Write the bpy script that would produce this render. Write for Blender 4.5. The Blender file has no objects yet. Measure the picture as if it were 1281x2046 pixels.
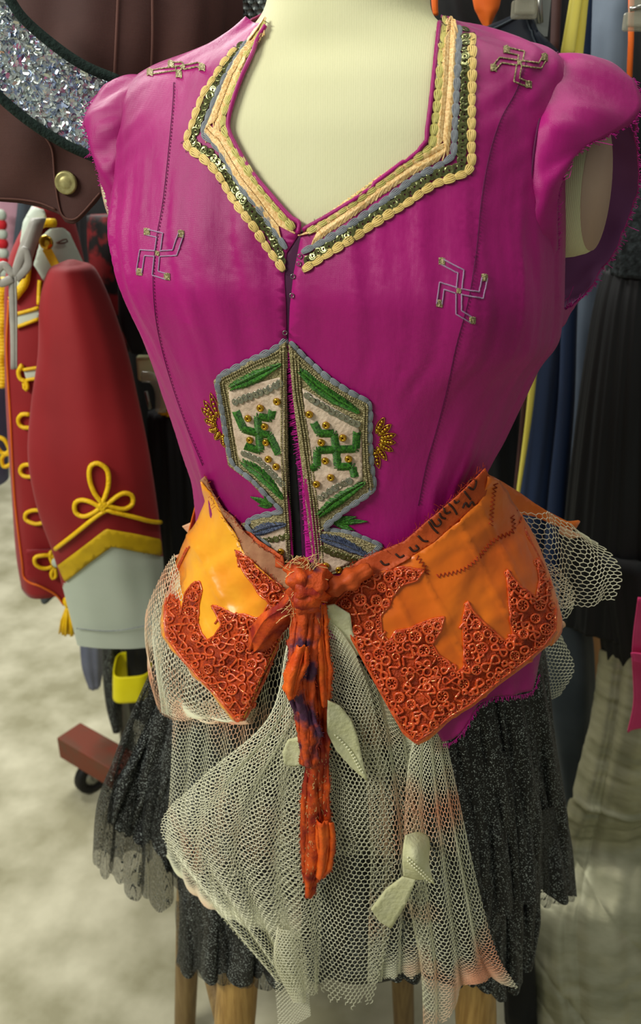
import bpy, math, random
import numpy as np
from mathutils import Vector, Matrix
from mathutils.bvhtree import BVHTree
from mathutils.geometry import delaunay_2d_cdt
random.seed(7); rng = np.random.default_rng(7)

# ---------------------------------------------------------------- camera, world, lights
IW, IH, FP = 1281.0, 2046.0, 1650.0
PITCH = math.radians(24.0); CZ = 1.45
scene = bpy.context.scene
COL = scene.collection
cam_d = bpy.data.cameras.new('camera'); cam = bpy.data.objects.new('camera', cam_d); COL.objects.link(cam)
cam.location = (0, 0, CZ); cam.rotation_euler = (math.pi/2 - PITCH, 0, 0)
cam_d.sensor_fit = 'VERTICAL'; cam_d.sensor_height = 36.0; cam_d.lens = 36.0*FP/IH
cam_d.clip_start = .01
cam_d.dof.use_dof = True; cam_d.dof.focus_distance = .76; cam_d.dof.aperture_fstop = 6.5
scene.camera = cam
scene.view_settings.view_transform = 'Standard'; scene.view_settings.look = 'None'
scene.view_settings.gamma = 1; scene.view_settings.use_curve_mapping = False
scene.view_settings.exposure = 0.0
world = bpy.data.worlds.new('room_light'); scene.world = world; world.use_nodes = True
bg = world.node_tree.nodes['Background']
bg.inputs[0].default_value = (.80, .84, .78, 1); bg.inputs[1].default_value = .31
def area(name, loc, target, sx, sy, energy, color):
    l = bpy.data.lights.new(name, 'AREA'); l.shape = 'RECTANGLE'; l.size = sx; l.size_y = sy
    l.energy = energy; l.color = color
    o = bpy.data.objects.new(name, l); COL.objects.link(o); o.location = loc
    o.rotation_euler = (Vector(target)-Vector(loc)).to_track_quat('-Z', 'Y').to_euler()
area('ceiling_tube_light', (-1.45, -.05, 2.3), (.05, .8, 1.1), 1.0, .35, 38, (1, .97, .88))
area('far_ceiling_light', (-1.2, 2.4, 2.9), (-.4, 1.6, .3), 1.4, .6, 66, (1, .98, .93))
area('overhead_light', (.35, .75, 2.75), (.1, .9, 1.0), 1.0, .3, 9, (1, .95, .85))

# ---------------------------------------------------------------- helpers
def ray(px, py):
    a = (px-IW/2)/FP; b = (IH/2-py)/FP; c, s = math.cos(PITCH), math.sin(PITCH)
    return np.array([a, c+b*s, -s+b*c])
CAM = np.array([0, 0, CZ])
def P(px, py, Y):
    d = ray(px, py); return CAM + d*(Y/d[1])
def proj(p):
    q = np.asarray(p)-CAM; c, s = math.cos(PITCH), math.sin(PITCH)
    dep = q[..., 1]*c - q[..., 2]*s; up = q[..., 1]*s + q[..., 2]*c
    return IW/2+FP*q[..., 0]/dep, IH/2-FP*up/dep
def lin(c):
    return tuple((v/255/12.92 if v/255 <= .04045 else ((v/255+.055)/1.055)**2.4) for v in c)+(1,)
def sm(x, y, xs, smooth=True): return np.interp(xs, x, y)

def mat(name, col, col2=None, rough=.7, nscale=12, detail=4, bump=0, bscale=80, stretch=(1, 1, 1), sheen=0,
        metal=0, spec=.35, weave=0, wscale=700, lo=.35, hi=.65, alpha=None, aniso=0, speck=None, speck_scale=900,
        speck_thr=.8, speck_metal=True, ribs=0, rib_dir='X', transl=0, bstretch=None):
    m = bpy.data.materials.new(name); m.use_nodes = True; nt = m.node_tree; N = nt.nodes; L = nt.links
    b = N['Principled BSDF']; b.inputs['Roughness'].default_value = rough; b.inputs['Metallic'].default_value = metal
    b.inputs['Specular IOR Level'].default_value = spec
    if sheen: b.inputs['Sheen Weight'].default_value = sheen; b.inputs['Sheen Roughness'].default_value = .4
    if aniso: b.inputs['Anisotropic'].default_value = aniso
    tc = N.new('ShaderNodeTexCoord'); mp = N.new('ShaderNodeMapping'); mp.inputs['Scale'].default_value = stretch
    L.new(tc.outputs['Object'], mp.inputs[0])
    cur = None
    if col2 is not None:
        n = N.new('ShaderNodeTexNoise'); n.inputs['Scale'].default_value = nscale; n.inputs['Detail'].default_value = detail
        L.new(mp.outputs[0], n.inputs[0])
        r = N.new('ShaderNodeValToRGB'); r.color_ramp.elements[0].position = lo; r.color_ramp.elements[1].position = hi
        r.color_ramp.elements[0].color = lin(col); r.color_ramp.elements[1].color = lin(col2)
        L.new(n.outputs[0], r.inputs[0]); cur = r.outputs[0]
    else: b.inputs['Base Color'].default_value = lin(col)
    if speck:
        v = N.new('ShaderNodeTexVoronoi'); v.inputs['Scale'].default_value = speck_scale; L.new(tc.outputs['Object'], v.inputs[0])
        sp = N.new('ShaderNodeSeparateColor'); L.new(v.outputs['Color'], sp.inputs[0])
        g = N.new('ShaderNodeMath'); g.operation = 'GREATER_THAN'; g.inputs[1].default_value = speck_thr; L.new(sp.outputs[0], g.inputs[0])
        mx = N.new('ShaderNodeMix'); mx.data_type = 'RGBA'; L.new(g.outputs[0], mx.inputs[0])
        if cur: L.new(cur, mx.inputs[6])
        else: mx.inputs[6].default_value = lin(col)
        mx.inputs[7].default_value = lin(speck); cur = mx.outputs[2]
        if speck_metal: L.new(g.outputs[0], b.inputs['Metallic'])
    if cur: L.new(cur, b.inputs['Base Color'])
    last = None
    def addbump(src, strength, dist):
        nonlocal last
        bp = N.new('ShaderNodeBump'); bp.inputs['Strength'].default_value = strength; bp.inputs['Distance'].default_value = dist
        L.new(src, bp.inputs['Height'])
        if last: L.new(last, bp.inputs['Normal'])
        last = bp.outputs[0]
    if bump:
        n2 = N.new('ShaderNodeTexNoise'); n2.inputs['Scale'].default_value = bscale; n2.inputs['Detail'].default_value = 3
        m2 = N.new('ShaderNodeMapping'); m2.inputs['Scale'].default_value = bstretch or stretch; L.new(tc.outputs['Object'], m2.inputs[0])
        L.new(m2.outputs[0], n2.inputs[0]); addbump(n2.outputs[0], bump, .004)
    if weave:
        for ax in ('X', 'Z'):
            w = N.new('ShaderNodeTexWave'); w.bands_direction = ax; w.inputs['Scale'].default_value = wscale/6.283*1.0
            w.inputs['Distortion'].default_value = .4; L.new(tc.outputs['Object'], w.inputs[0]); addbump(w.outputs[1], weave, .0004)
    if ribs:
        w = N.new('ShaderNodeTexWave'); w.bands_direction = rib_dir; w.inputs['Scale'].default_value = ribs
        w.inputs['Distortion'].default_value = .25; L.new(tc.outputs['Object'], w.inputs[0]); addbump(w.outputs[1], .3, .0006)
    if last: L.new(last, b.inputs['Normal'])
    if alpha is not None:
        b.inputs['Alpha'].default_value = alpha
    if transl:
        out = N['Material Output']; t = N.new('ShaderNodeBsdfTranslucent'); t.inputs[0].default_value = lin(col)
        ms = N.new('ShaderNodeMixShader'); ms.inputs[0].default_value = transl
        L.new(b.outputs[0], ms.inputs[1]); L.new(t.outputs[0], ms.inputs[2]); L.new(ms.outputs[0], out.inputs[0])
    return m

ORG = {}
def link(o, parent):
    COL.objects.link(o)
    if parent is not None: o.parent = parent
def worg(o):
    v = np.zeros(3)
    while o is not None: v = v+np.array(o.location); o = o.parent
    return v
def mesh_data(name, V, F, mats, smooth=True, midx=None):
    V = np.asarray(V, dtype=np.float32).reshape(-1, 3)
    if isinstance(F, np.ndarray): F = [F]
    F = [np.asarray(f, dtype=np.int32) for f in F if len(f)]
    me = bpy.data.meshes.new(name)
    me.vertices.add(len(V)); me.vertices.foreach_set('co', V.ravel())
    nl = sum(f.size for f in F); nf = sum(len(f) for f in F)
    me.loops.add(nl); me.loops.foreach_set('vertex_index', np.concatenate([f.ravel() for f in F]))
    tot = np.concatenate([np.full(len(f), f.shape[1], dtype=np.int32) for f in F])
    me.polygons.add(nf); me.polygons.foreach_set('loop_start', np.concatenate([[0], np.cumsum(tot)[:-1]]).astype(np.int32))
    me.polygons.foreach_set('loop_total', tot)
    me.polygons.foreach_set('use_smooth', np.full(nf, smooth))
    for m in (mats if isinstance(mats, (list, tuple)) else [mats]): me.materials.append(m)
    if midx is not None: me.polygons.foreach_set('material_index', np.asarray(midx, dtype=np.int32))
    me.update(calc_edges=True); me.validate()
    return me
def mk(name, V, F, m, parent=None, thick=0, smooth=True, kind=None, label=None, cat=None, group=None, off=-1, midx=None):
    V = np.asarray(V, float).reshape(-1, 3)
    if parent is None: o0 = np.array([V[:, 0].mean(), V[:, 1].mean(), V[:, 2].min()])
    else: o0 = worg(parent)
    me = mesh_data(name, V-o0, F, m, smooth, midx)
    o = bpy.data.objects.new(name, me); link(o, parent)
    if parent is None: o.location = o0
    if thick:
        s = o.modifiers.new('thickness', 'SOLIDIFY'); s.thickness = thick; s.offset = off
    tag(o, label, cat, group, kind)
    return o
def tag(o, label=None, cat=None, group=None, kind=None):
    if label: o['label'] = label
    if cat: o['category'] = cat
    if group: o['group'] = group
    if kind: o['kind'] = kind
    return o
def thing(name, loc, label, cat, group=None):
    o = bpy.data.objects.new(name, None); COL.objects.link(o); o.location = loc; o.empty_display_size = .05
    return tag(o, label, cat, group)
def inst(name, me, parent, pos, R3, label=None):
    """place shared mesh data: R3 columns = scaled axes"""
    o = bpy.data.objects.new(name, me); link(o, parent); w = np.asarray(pos)-worg(parent)
    M = Matrix.Identity(4)
    for i in range(3):
        for j in range(3): M[i][j] = float(R3[i][j])
        M[i][3] = float(w[i])
    o.matrix_basis = M
    if label: o['label'] = label
    return o
class Bag:
    def __init__(s): s.V = []; s.Q = []; s.T = []; s.n = 0
    def add(s, V, F):
        V = np.asarray(V, float).reshape(-1, 3)
        for f in (F if isinstance(F, list) else [F]):
            f = np.asarray(f)
            if len(f) == 0: continue
            (s.Q if f.shape[1] == 4 else s.T).append(f+s.n)
        s.V.append(V); s.n += len(V); return s
    def build(s, name, m, parent=None, **k):
        F = []
        if s.Q: F.append(np.concatenate(s.Q))
        if s.T: F.append(np.concatenate(s.T))
        return mk(name, np.concatenate(s.V), F, m, parent, **k)
def gridf(nu, nv, cu=False, cv=False):
    """verts index = i*nv + j"""
    i = np.arange(nu if cu else nu-1); j = np.arange(nv if cv else nv-1)
    I, J = np.meshgrid(i, j, indexing='ij'); I2 = (I+1) % nu; J2 = (J+1) % nv
    return np.stack([I*nv+J, I2*nv+J, I2*nv+J2, I*nv+J2], -1).reshape(-1, 4)
def tube(pts, r, sides=6, closed=False, caps=True, flat=1.0, up=None):
    p = np.asarray(pts, float); n = len(p)
    r = np.broadcast_to(np.asarray(r, float), (n,))
    if closed: t = np.roll(p, -1, 0)-np.roll(p, 1, 0)
    else: t = np.gradient(p, axis=0)
    t /= np.linalg.norm(t, axis=1)[:, None]+1e-12
    u0 = np.array([0, -1, 0.]) if up is None else np.asarray(up, float)
    if abs(np.dot(u0, t[0])) > .95: u0 = np.array([0, 0, 1.])
    U = np.zeros_like(p); u = u0
    for i in range(n):
        if up is not None and abs(np.dot(u0, t[i])) < .97: u = u0
        u = u-np.dot(u, t[i])*t[i]; u = u/(np.linalg.norm(u)+1e-12); U[i] = u
    B = np.cross(t, U); a = np.arange(sides)*2*math.pi/sides
    V = p[:, None]+r[:, None, None]*(np.cos(a)[None, :, None]*U[:, None]*flat+np.sin(a)[None, :, None]*B[:, None])
    V = V.reshape(-1, 3); F = [gridf(n, sides, cu=closed, cv=True)]
    if not closed and caps:
        k = len(V); V = np.vstack([V, p[0], p[-1]]); s = np.arange(sides); s2 = (s+1) % sides
        F.append(np.stack([np.full(sides, k), s, s2], -1)); e = (n-1)*sides
        F.append(np.stack([np.full(sides, k+1), e+s2, e+s], -1))
    return V, F
def ball(c, ax, n=10, m=6):
    """ax: 3x3 rows = semi axes vectors"""
    th = np.linspace(0, math.pi, m+1); ph = np.arange(n)*2*math.pi/n
    T, H = np.meshgrid(th, ph, indexing='ij')
    d = np.stack([np.sin(T)*np.cos(H), np.sin(T)*np.sin(H), np.cos(T)], -1).reshape(-1, 3)
    return np.asarray(c)+d@np.asarray(ax, float), gridf(m+1, n, cv=True)
def box(c, h, R=None, bev=.0):
    s = np.array([[x, y, z] for x in (-1, 1) for y in (-1, 1) for z in (-1, 1)], float)*np.asarray(h)
    if R is not None: s = s@np.asarray(R).T
    return s+np.asarray(c), np.array([[0, 1, 3, 2], [4, 6, 7, 5], [0, 4, 5, 1], [2, 3, 7, 6], [0, 2, 6, 4], [1, 5, 7, 3]])
def crom(C, t):
    """Catmull-Rom along axis 0 of C at params t in [0,1]"""
    C = np.asarray(C, float); n = len(C); x = np.clip(np.asarray(t, float), 0, 1)*(n-1); i = np.minimum(x.astype(int), n-2); f = x-i
    g = lambda k: C[np.clip(k, 0, n-1)]
    p0 = np.where((i == 0).reshape((-1,)+(1,)*(C.ndim-1)), 2*C[0]-C[1], g(i-1)); p1 = g(i); p2 = g(i+1)
    p3 = np.where((i+2 > n-1).reshape((-1,)+(1,)*(C.ndim-1)), 2*C[-1]-C[-2], g(i+2)); f = f.reshape((-1,)+(1,)*(C.ndim-1))
    return .5*((2*p1)+(-p0+p2)*f+(2*p0-5*p1+4*p2-p3)*f*f+(-p0+3*p1-3*p2+p3)*f**3)
def resample(pts, n=None, step=None, closed=False, smooth=True):
    p = np.asarray(pts, float)
    if closed: p = np.vstack([p, p[:1]])
    if smooth and len(p) > 2:
        if closed:
            q = np.vstack([p[-2:-1], p, p[1:2]]); m = len(q); t = np.linspace(1/(m-1), (m-2)/(m-1), (len(p)-1)*12+1); p = crom(q, t)
        else: p = crom(p, np.linspace(0, 1, (len(p)-1)*12+1))
    d = np.concatenate([[0], np.cumsum(np.linalg.norm(np.diff(p, axis=0), axis=1))])
    if n is None: n = max(2, int(round(d[-1]/step))+1)
    s = np.linspace(0, d[-1], n)
    q = np.stack([np.interp(s, d, p[:, k]) for k in range(p.shape[1])], 1)
    return q[:-1] if closed else q
def inpoly(x, y, poly):
    poly = np.asarray(poly); r = np.zeros(len(x), bool); n = len(poly); j = n-1
    for i in range(n):
        xi, yi = poly[i]; xj, yj = poly[j]
        c = ((yi > y) != (yj > y)) & (x < (xj-xi)*(y-yi)/((yj-yi) if yj != yi else 1e-12)+xi); r ^= c; j = i
    return r
def trif(outline, step, smooth=False, jit=.25):
    """triangulate a 2D outline (already dense enough) with interior points"""
    o = np.asarray(outline, float); n = len(o)
    x0, y0 = o.min(0); x1, y1 = o.max(0)
    X, Y = np.meshgrid(np.arange(x0+step/2, x1, step), np.arange(y0+step/2, y1, step*.9))
    X = X+((np.arange(X.shape[0]) % 2)*step/2)[:, None]
    x = X.ravel()+rng.uniform(-jit, jit, X.size)*step; y = Y.ravel()+rng.uniform(-jit, jit, X.size)*step
    k = inpoly(x, y, o); x = x[k]; y = y[k]
    # drop points too near the outline
    if len(x):
        d = np.full(len(x), 1e9)
        for i in range(n): d = np.minimum(d, (x-o[i, 0])**2+(y-o[i, 1])**2)
        k = d > (step*.45)**2; x = x[k]; y = y[k]
    pts = [Vector((float(a), float(b))) for a, b in o]+[Vector((float(a), float(b))) for a, b in zip(x, y)]
    r = delaunay_2d_cdt(pts, [], [list(range(n))], 1, 1e-7)
    V = np.array([[v.x, v.y] for v in r[0]]); T = np.array([f for f in r[2] if len(f) == 3])
    # orient consistently (counter-clockwise in x,y)
    a, b, c = V[T[:, 0]], V[T[:, 1]], V[T[:, 2]]
    s = (b[:, 0]-a[:, 0])*(c[:, 1]-a[:, 1])-(b[:, 1]-a[:, 1])*(c[:, 0]-a[:, 0])
    T[s < 0] = T[s < 0][:, ::-1]
    return V, T
def bvh_of(V, F):
    F = F if isinstance(F, list) else [F]
    return BVHTree.FromPolygons([Vector(v) for v in np.asarray(V).tolist()], [f for a in F for f in np.asarray(a).tolist()])
CV = Vector(CAM)
def cast(bvh, px, py, cx=None, cy=None):
    """point and outward normal where the sight line through a photo pixel meets a surface; slides towards (cx,cy) if it misses"""
    for k in range(40):
        d = Vector(ray(px, py)).normalized(); h = bvh.ray_cast(CV, d)
        if h[0] is not None:
            n = h[1]
            if n.dot(d) > 0: n = -n
            return np.array(h[0]), np.array(n)
        if cx is None: break
        px += (cx-px)*.03; py += (cy-py)*.03
    return None
def castpath(bvh, path, off=0, **k):
    out = []
    for x, y in path:
        h = cast(bvh, x, y, **k)
        if h is not None: out.append(h[0]+h[1]*off)
    return np.array(out)
def castpanel(bvh, outline, step, off, m=None, name=None, parent=None, thick=.0008, smooth_out=False, dens=None, disp=None, cx=None, cy=None, **k):
    o = resample(outline, step=dens or step, closed=True, smooth=smooth_out)
    V2, T = trif(o, step); out = np.zeros((len(V2), 3)); ok = np.zeros(len(V2), bool)
    for i, (x, y) in enumerate(V2):
        h = cast(bvh, x, y, cx, cy)
        if h is not None:
            out[i] = h[0]+h[1]*(off+(disp(x, y) if disp else 0)); ok[i] = True
    T = T[ok[T].all(1)]
    T = T[:, ::-1]           # facing the viewer side
    if name is None: return out, T
    return mk(name, out, T, m, parent, thick=thick, **k)
def frame(p0, p1, n):
    t = np.asarray(p1)-np.asarray(p0); L = np.linalg.norm(t); t = t/(L+1e-12); n = np.asarray(n)-np.dot(n, t)*t; n /= np.linalg.norm(n)+1e-12
    return t, np.cross(n, t), n, L
class Sheet:
    """cloth surface through a grid of control points; rows top to bottom, each (px,py,Y); folds displace along Y and X"""
    def __init__(s, rows, folds=(), seed=0, rag=0, world=False):
        s.C = np.array([[p if world else P(*p) for p in r] for r in rows]); s.folds = folds; s.rag = rag; s.r = np.random.default_rng(seed)
        s.ph = s.r.uniform(0, 6.28, 8)
    def ev(s, U, Vv):
        U = np.asarray(U, float); Vv = np.asarray(Vv, float)
        A = crom(s.C, Vv)                      # (N, m, 3)
        m = A.shape[1]; x = np.clip(U, 0, 1)*(m-1); i = np.minimum(x.astype(int), m-2); f = (x-i)[:, None]
        idx = np.arange(len(U)); g = lambda k: A[idx, np.clip(k, 0, m-1)]
        p0 = np.where((i == 0)[:, None], 2*A[:, 0]-A[:, 1], g(i-1)); p1 = g(i); p2 = g(i+1); p3 = np.where((i+2 > m-1)[:, None], 2*A[:, -1]-A[:, -2], g(i+2))
        Q = .5*((2*p1)+(-p0+p2)*f+(2*p0-5*p1+4*p2-p3)*f*f+(-p0+3*p1-3*p2+p3)*f**3)
        dy = np.zeros(len(U)); dx = np.zeros(len(U))
        for (amp, fr, ph, vp) in s.folds:
            w = 2*math.pi*fr*(U+.02*np.sin(5*Vv+ph))+ph
            a = amp*(Vv**vp if vp >= 0 else (1-Vv)**(-vp))
            dy += a*np.sin(w); dx += a*.6*np.cos(w+.5)
        Q[:, 1] += dy; Q[:, 0] += dx
        return Q
    def mesh(s, nu, nv):
        U, Vv = np.meshgrid(np.linspace(0, 1, nu), np.linspace(0, 1, nv), indexing='ij')
        u = U.ravel(); v = Vv.ravel().copy()
        if s.rag:
            uu = np.linspace(0, 1, nu); e = sum(np.sin(2*math.pi*k*uu+s.ph[k % 8])/k**.6 for k in (3, 7, 13, 29)); e = 1-s.rag*(.5+.25*e)
            v = (Vv*e[:, None]).ravel()
        return s.ev(u, v), gridf(nu, nv)
def netmesh(sh, LU, LV, cell, r, mask=None, jitter=.06, seed=1):
    """hexagonal net laid over a Sheet: every thread is a three-sided prism"""
    rg = np.random.default_rng(seed); a = cell/math.sqrt(3)      # hex side
    dy = 1.5*a; nr = int(LV/dy)+2; nc = int(LU/cell)+2
    vid = {}; 
    I, J = np.meshgrid(np.arange(nr), np.arange(nc), indexing='ij')
    cx = (J+.5*(I % 2))*cell; cy = I*dy
    # three edges per cell: around its upper-left corner
    def pt(k): 
        an = math.pi/6+k*math.pi/3
        return cx+a*math.cos(an), cy+a*math.sin(an)
    P_ = [pt(k) for k in range(6)]; E0 = []; E1 = []
    for k0, k1 in ((0, 1), (1, 2), (2, 3)):
        E0.append(np.stack([P_[k0][0].ravel(), P_[k0][1].ravel()], 1)); E1.append(np.stack([P_[k1][0].ravel(), P_[k1][1].ravel()], 1))
    A = np.concatenate(E0); B = np.concatenate(E1)
    def jit(Q):
        h = np.sin(Q[:, 0]*7919.1/cell*.37+Q[:, 1]*3571.7/cell*.53)*43758.5; h2 = np.sin(Q[:, 0]*1299.7/cell*.71+Q[:, 1]*8089.3/cell*.29)*12345.6
        q0 = np.round(Q/(cell*.01)); h = np.modf(np.sin(q0[:, 0]*12.9898+q0[:, 1]*78.233)*43758.5453)[0]; h2 = np.modf(np.sin(q0[:, 0]*39.346+q0[:, 1]*11.135)*24634.63)[0]
        return Q+np.stack([h, h2], 1)*cell*jitter
    mid = (A+B)/2; k = (A[:, 0] > 0) & (A[:, 0] < LU) & (B[:, 0] > 0) & (B[:, 0] < LU) & (A[:, 1] > 0) & (A[:, 1] < LV) & (B[:, 1] > 0) & (B[:, 1] < LV)
    if mask is not None: k &= mask(mid[:, 0]/LU, mid[:, 1]/LV)
    A = jit(A[k]); B = jit(B[k])
    a3 = sh.ev(A[:, 0]/LU, A[:, 1]/LV); b3 = sh.ev(B[:, 0]/LU, B[:, 1]/LV)
    t = b3-a3; t /= np.linalg.norm(t, axis=1)[:, None]+1e-9
    u = np.cross(t, np.array([0.13, 1, .21])); u /= np.linalg.norm(u, axis=1)[:, None]+1e-9; w = np.cross(t, u)
    vs = []
    for q in (a3, b3):
        for kk in range(3):
            an = kk*2*math.pi/3; vs.append(q+r*(math.cos(an)*u+math.sin(an)*w))
    V = np.stack(vs, 1).reshape(-1, 3); n = len(a3); b0 = np.arange(n)[:, None]*6
    F = np.concatenate([b0+np.array([[0, 3, 4, 1]]), b0+np.array([[1, 4, 5, 2]]), b0+np.array([[2, 5, 3, 0]])])
    return V, F
def loft(rows, nseg=64, rip=(), e=1.0, caps=True, sub=6, yaw=0):
    """closed hanging volume; rows (py, xl, xr, Y, depth) in photo pixels at distance Y, elliptical sections with ripples"""
    R = []
    for py, xl, xr, Y, d in rows:
        a = P(xl, py, Y); b = P(xr, py, Y); R.append([(a[0]+b[0])/2, Y, a[2], (b[0]-a[0])/2, d/2])
    R = crom(np.array(R), np.linspace(0, 1, (len(rows)-1)*sub+1)); th = np.linspace(0, 2*math.pi, nseg, endpoint=False)
    k = np.ones((len(R), nseg)); tt = np.linspace(0, 1, len(R))[:, None]
    for amp, fr, ph, vp in rip: k += amp*np.sin(fr*th[None]+ph+.8*np.sin(4*tt+ph))*(tt**vp if vp else 1)
    c = np.sign(np.cos(th))*np.abs(np.cos(th))**e; s = np.sign(np.sin(th))*np.abs(np.sin(th))**e
    cy, sy = math.cos(yaw), math.sin(yaw)
    lx = R[:, 3:4]*c*k; ly = R[:, 4:5]*s*k
    V = np.stack([R[:, 0:1]+lx*cy-ly*sy, R[:, 1:2]+lx*sy+ly*cy, np.broadcast_to(R[:, 2:3], lx.shape)], -1).reshape(-1, 3)
    F = [gridf(len(R), nseg, cv=True)[:, ::-1]]
    if caps:
        kx = len(V); V = np.vstack([V, V[:nseg].mean(0), V[-nseg:].mean(0)]); s_ = np.arange(nseg); s2 = (s_+1) % nseg; e_ = (len(R)-1)*nseg
        F.append(np.stack([np.full(nseg, kx), s2, s_], -1)); F.append(np.stack([np.full(nseg, kx+1), e_+s_, e_+s2], -1))
    return V, F
# ---------------------------------------------------------------- materials
M = {}
M['linen'] = mat('cream_linen', (204, 204, 160), (213, 212, 172), rough=.85, nscale=5, ribs=230, rib_dir='X', bump=.05, bscale=300)
M['armplate'] = mat('arm_plate_cloth', (176, 146, 126), (188, 160, 138), rough=.8)
M['silk'] = mat('magenta_silk', (142, 8, 94), (168, 13, 114), rough=.40, nscale=7, sheen=.08, bump=.4, bscale=28, stretch=(1.6, 1.6, .5), weave=.2, wscale=2600, spec=.35)
M['silk_in'] = mat('magenta_lining', (96, 48, 92), (112, 60, 104), rough=.8, nscale=9)
M['thread_magenta'] = mat('dark_magenta_thread', (88, 6, 66), rough=.7)
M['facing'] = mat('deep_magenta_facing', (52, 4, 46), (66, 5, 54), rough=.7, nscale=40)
M['frayed'] = mat('frayed_magenta', (190, 18, 140), rough=.7)
M['gold_thread'] = mat('gold_thread', (200, 166, 84), (246, 222, 142), rough=.45, nscale=520, spec=.5, sheen=.2)
M['lime_thread'] = mat('lime_gold_thread', (164, 156, 66), (226, 216, 134), rough=.45, nscale=520, spec=.5)
M['peach_thread'] = mat('peach_gold_thread', (212, 164, 94), (250, 220, 158), rough=.42, nscale=520, spec=.5)
M['grey_thread'] = mat('blue_grey_thread', (82, 90, 104), (158, 164, 166), rough=.5, nscale=520, spec=.4)
M['seq'] = mat('olive_sequin', (84, 90, 52), (122, 124, 74), rough=.18, nscale=90, metal=.6, spec=.7)
M['seq_grey'] = mat('smoky_sequin', (112, 114, 98), (150, 150, 130), rough=.18, nscale=90, metal=.5, spec=.7)
M['black_thread'] = mat('dark_olive_thread', (62, 58, 30), rough=.6)
M['gold_metal'] = mat('gold_bead', (196, 152, 44), rough=.2, metal=.85, spec=.6)
M['zari'] = mat('khaki_metal_braid', (138, 128, 88), (196, 184, 138), rough=.4, nscale=700, detail=1, metal=.35, bump=.9, bscale=620, lo=.4, hi=.6)
M['cream_field'] = mat('quilted_blush_silk', (196, 172, 150), (214, 194, 172), rough=.6, nscale=40, bump=.6, bscale=110)
M['green_thread'] = mat('green_thread', (16, 62, 8), (64, 132, 36), rough=.45, nscale=520, spec=.45)
M['blue_thread'] = mat('slate_blue_thread', (34, 42, 68), (92, 104, 130), rough=.5, nscale=520)
M['lilac_thread'] = mat('lilac_thread', (160, 132, 164), rough=.5)
M['orange'] = mat('orange_satin', (206, 88, 6), (232, 122, 14), rough=.34, nscale=9, sheen=.2, bump=.8, bscale=24, spec=.45, lo=.3, hi=.7)
M['amber'] = mat('lit_orange_satin', (232, 128, 12), (248, 176, 40), rough=.34, nscale=12, sheen=.2, bump=.8, bscale=26, spec=.45)  # lit copy of the belt's orange satin, light from the left put into the colour
M['lace_base'] = mat('burnt_orange_lace_ground', (132, 36, 6), (196, 70, 14), rough=.55, nscale=90, bump=.9, bscale=420)
M['lace_cord'] = mat('burnt_orange_cord', (176, 50, 10), (226, 92, 34), rough=.32, nscale=240, spec=.6, speck=(250, 190, 120), speck_scale=1500, speck_thr=.93)
M['band'] = mat('rust_printed_band', (170, 64, 20), (196, 82, 26), rough=.6, nscale=30, bump=.4, bscale=90)
M['ink'] = mat('dark_brown_ink', (58, 30, 20), rough=.7)
M['tie'] = mat('crumpled_orange_tie', (140, 26, 8), (214, 84, 12), rough=.6, nscale=44, bump=.6, bscale=120, sheen=0, lo=.4, hi=.62)
M['tie2'] = mat('purple_stained_tie', (74, 38, 66), (196, 74, 20), rough=.6, nscale=42, bump=.9, bscale=90, lo=.42, hi=.56)
M['tie3'] = mat('bright_orange_tie', (206, 70, 10), (234, 104, 22), rough=.55, nscale=44, bump=.6, bscale=120)
M['rust_edge'] = mat('rust_thread', (170, 50, 14), rough=.6)
M['sand'] = mat('sandy_frayed_lining', (176, 128, 92), (150, 100, 70), rough=.8, nscale=40, bump=.5)
M['net'] = mat('ivory_net', (226, 226, 196), (234, 232, 206), rough=.7, nscale=8, spec=.2)
M['net_peach'] = mat('peach_stained_net', (226, 226, 196), (238, 176, 138), rough=.7, nscale=9, lo=.46, hi=.68)
M['felt'] = mat('ivory_felt', (206, 206, 158), (216, 216, 176), rough=.95, nscale=60, bump=.35, bscale=200)
M['peach_felt'] = mat('peach_felt', (224, 178, 140), rough=.9, bump=.2, bscale=200)
M['pearl'] = mat('cream_seed_bead', (226, 226, 190), rough=.25, spec=.6)
def net_alpha(m, scale, thr, lo):
    """fine woven mesh: threads opaque, openings clear, on the cloth's own coordinates"""
    nt = m.node_tree; N = nt.nodes; L = nt.links; b = N['Principled BSDF']
    tc = N.new('ShaderNodeTexCoord'); v = N.new('ShaderNodeTexVoronoi'); v.feature = 'DISTANCE_TO_EDGE'; v.inputs['Scale'].default_value = scale
    v.inputs['Randomness'].default_value = .25
    L.new(tc.outputs['Object'], v.inputs[0]); g = N.new('ShaderNodeMath'); g.operation = 'LESS_THAN'; g.inputs[1].default_value = thr
    L.new(v.outputs[0], g.inputs[0]); mr = N.new('ShaderNodeMapRange'); mr.inputs[3].default_value = lo; mr.inputs[4].default_value = 1
    L.new(g.outputs[0], mr.inputs[0]); L.new(mr.outputs[0], b.inputs['Alpha'])
M['glitter'] = mat('black_glitter_tulle', (7, 9, 11), (14, 16, 19), rough=.6, nscale=20, speck=(176, 186, 182), speck_metal=False, speck_scale=1250, speck_thr=.925, spec=.3)
M['glitter_sheer'] = mat('sheer_black_glitter_tulle', (12, 14, 15), (22, 24, 24), rough=.6, nscale=20, speck=(160, 168, 164), speck_metal=False, speck_scale=1250, speck_thr=.925, spec=.3)
net_alpha(M['glitter_sheer'], 640, .10, .22)
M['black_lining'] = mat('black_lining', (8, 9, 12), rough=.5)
M['wood'] = mat('varnished_oak', (150, 112, 54), (188, 150, 84), rough=.4, nscale=16, stretch=(9, 9, .7), bump=.2, bscale=60)
M['wood_dull'] = mat('dull_oak', (122, 98, 62), (150, 126, 84), rough=.6, nscale=16, stretch=(9, 9, .7), bump=.2)  # duller, darker oak for the back legs and rungs
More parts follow.
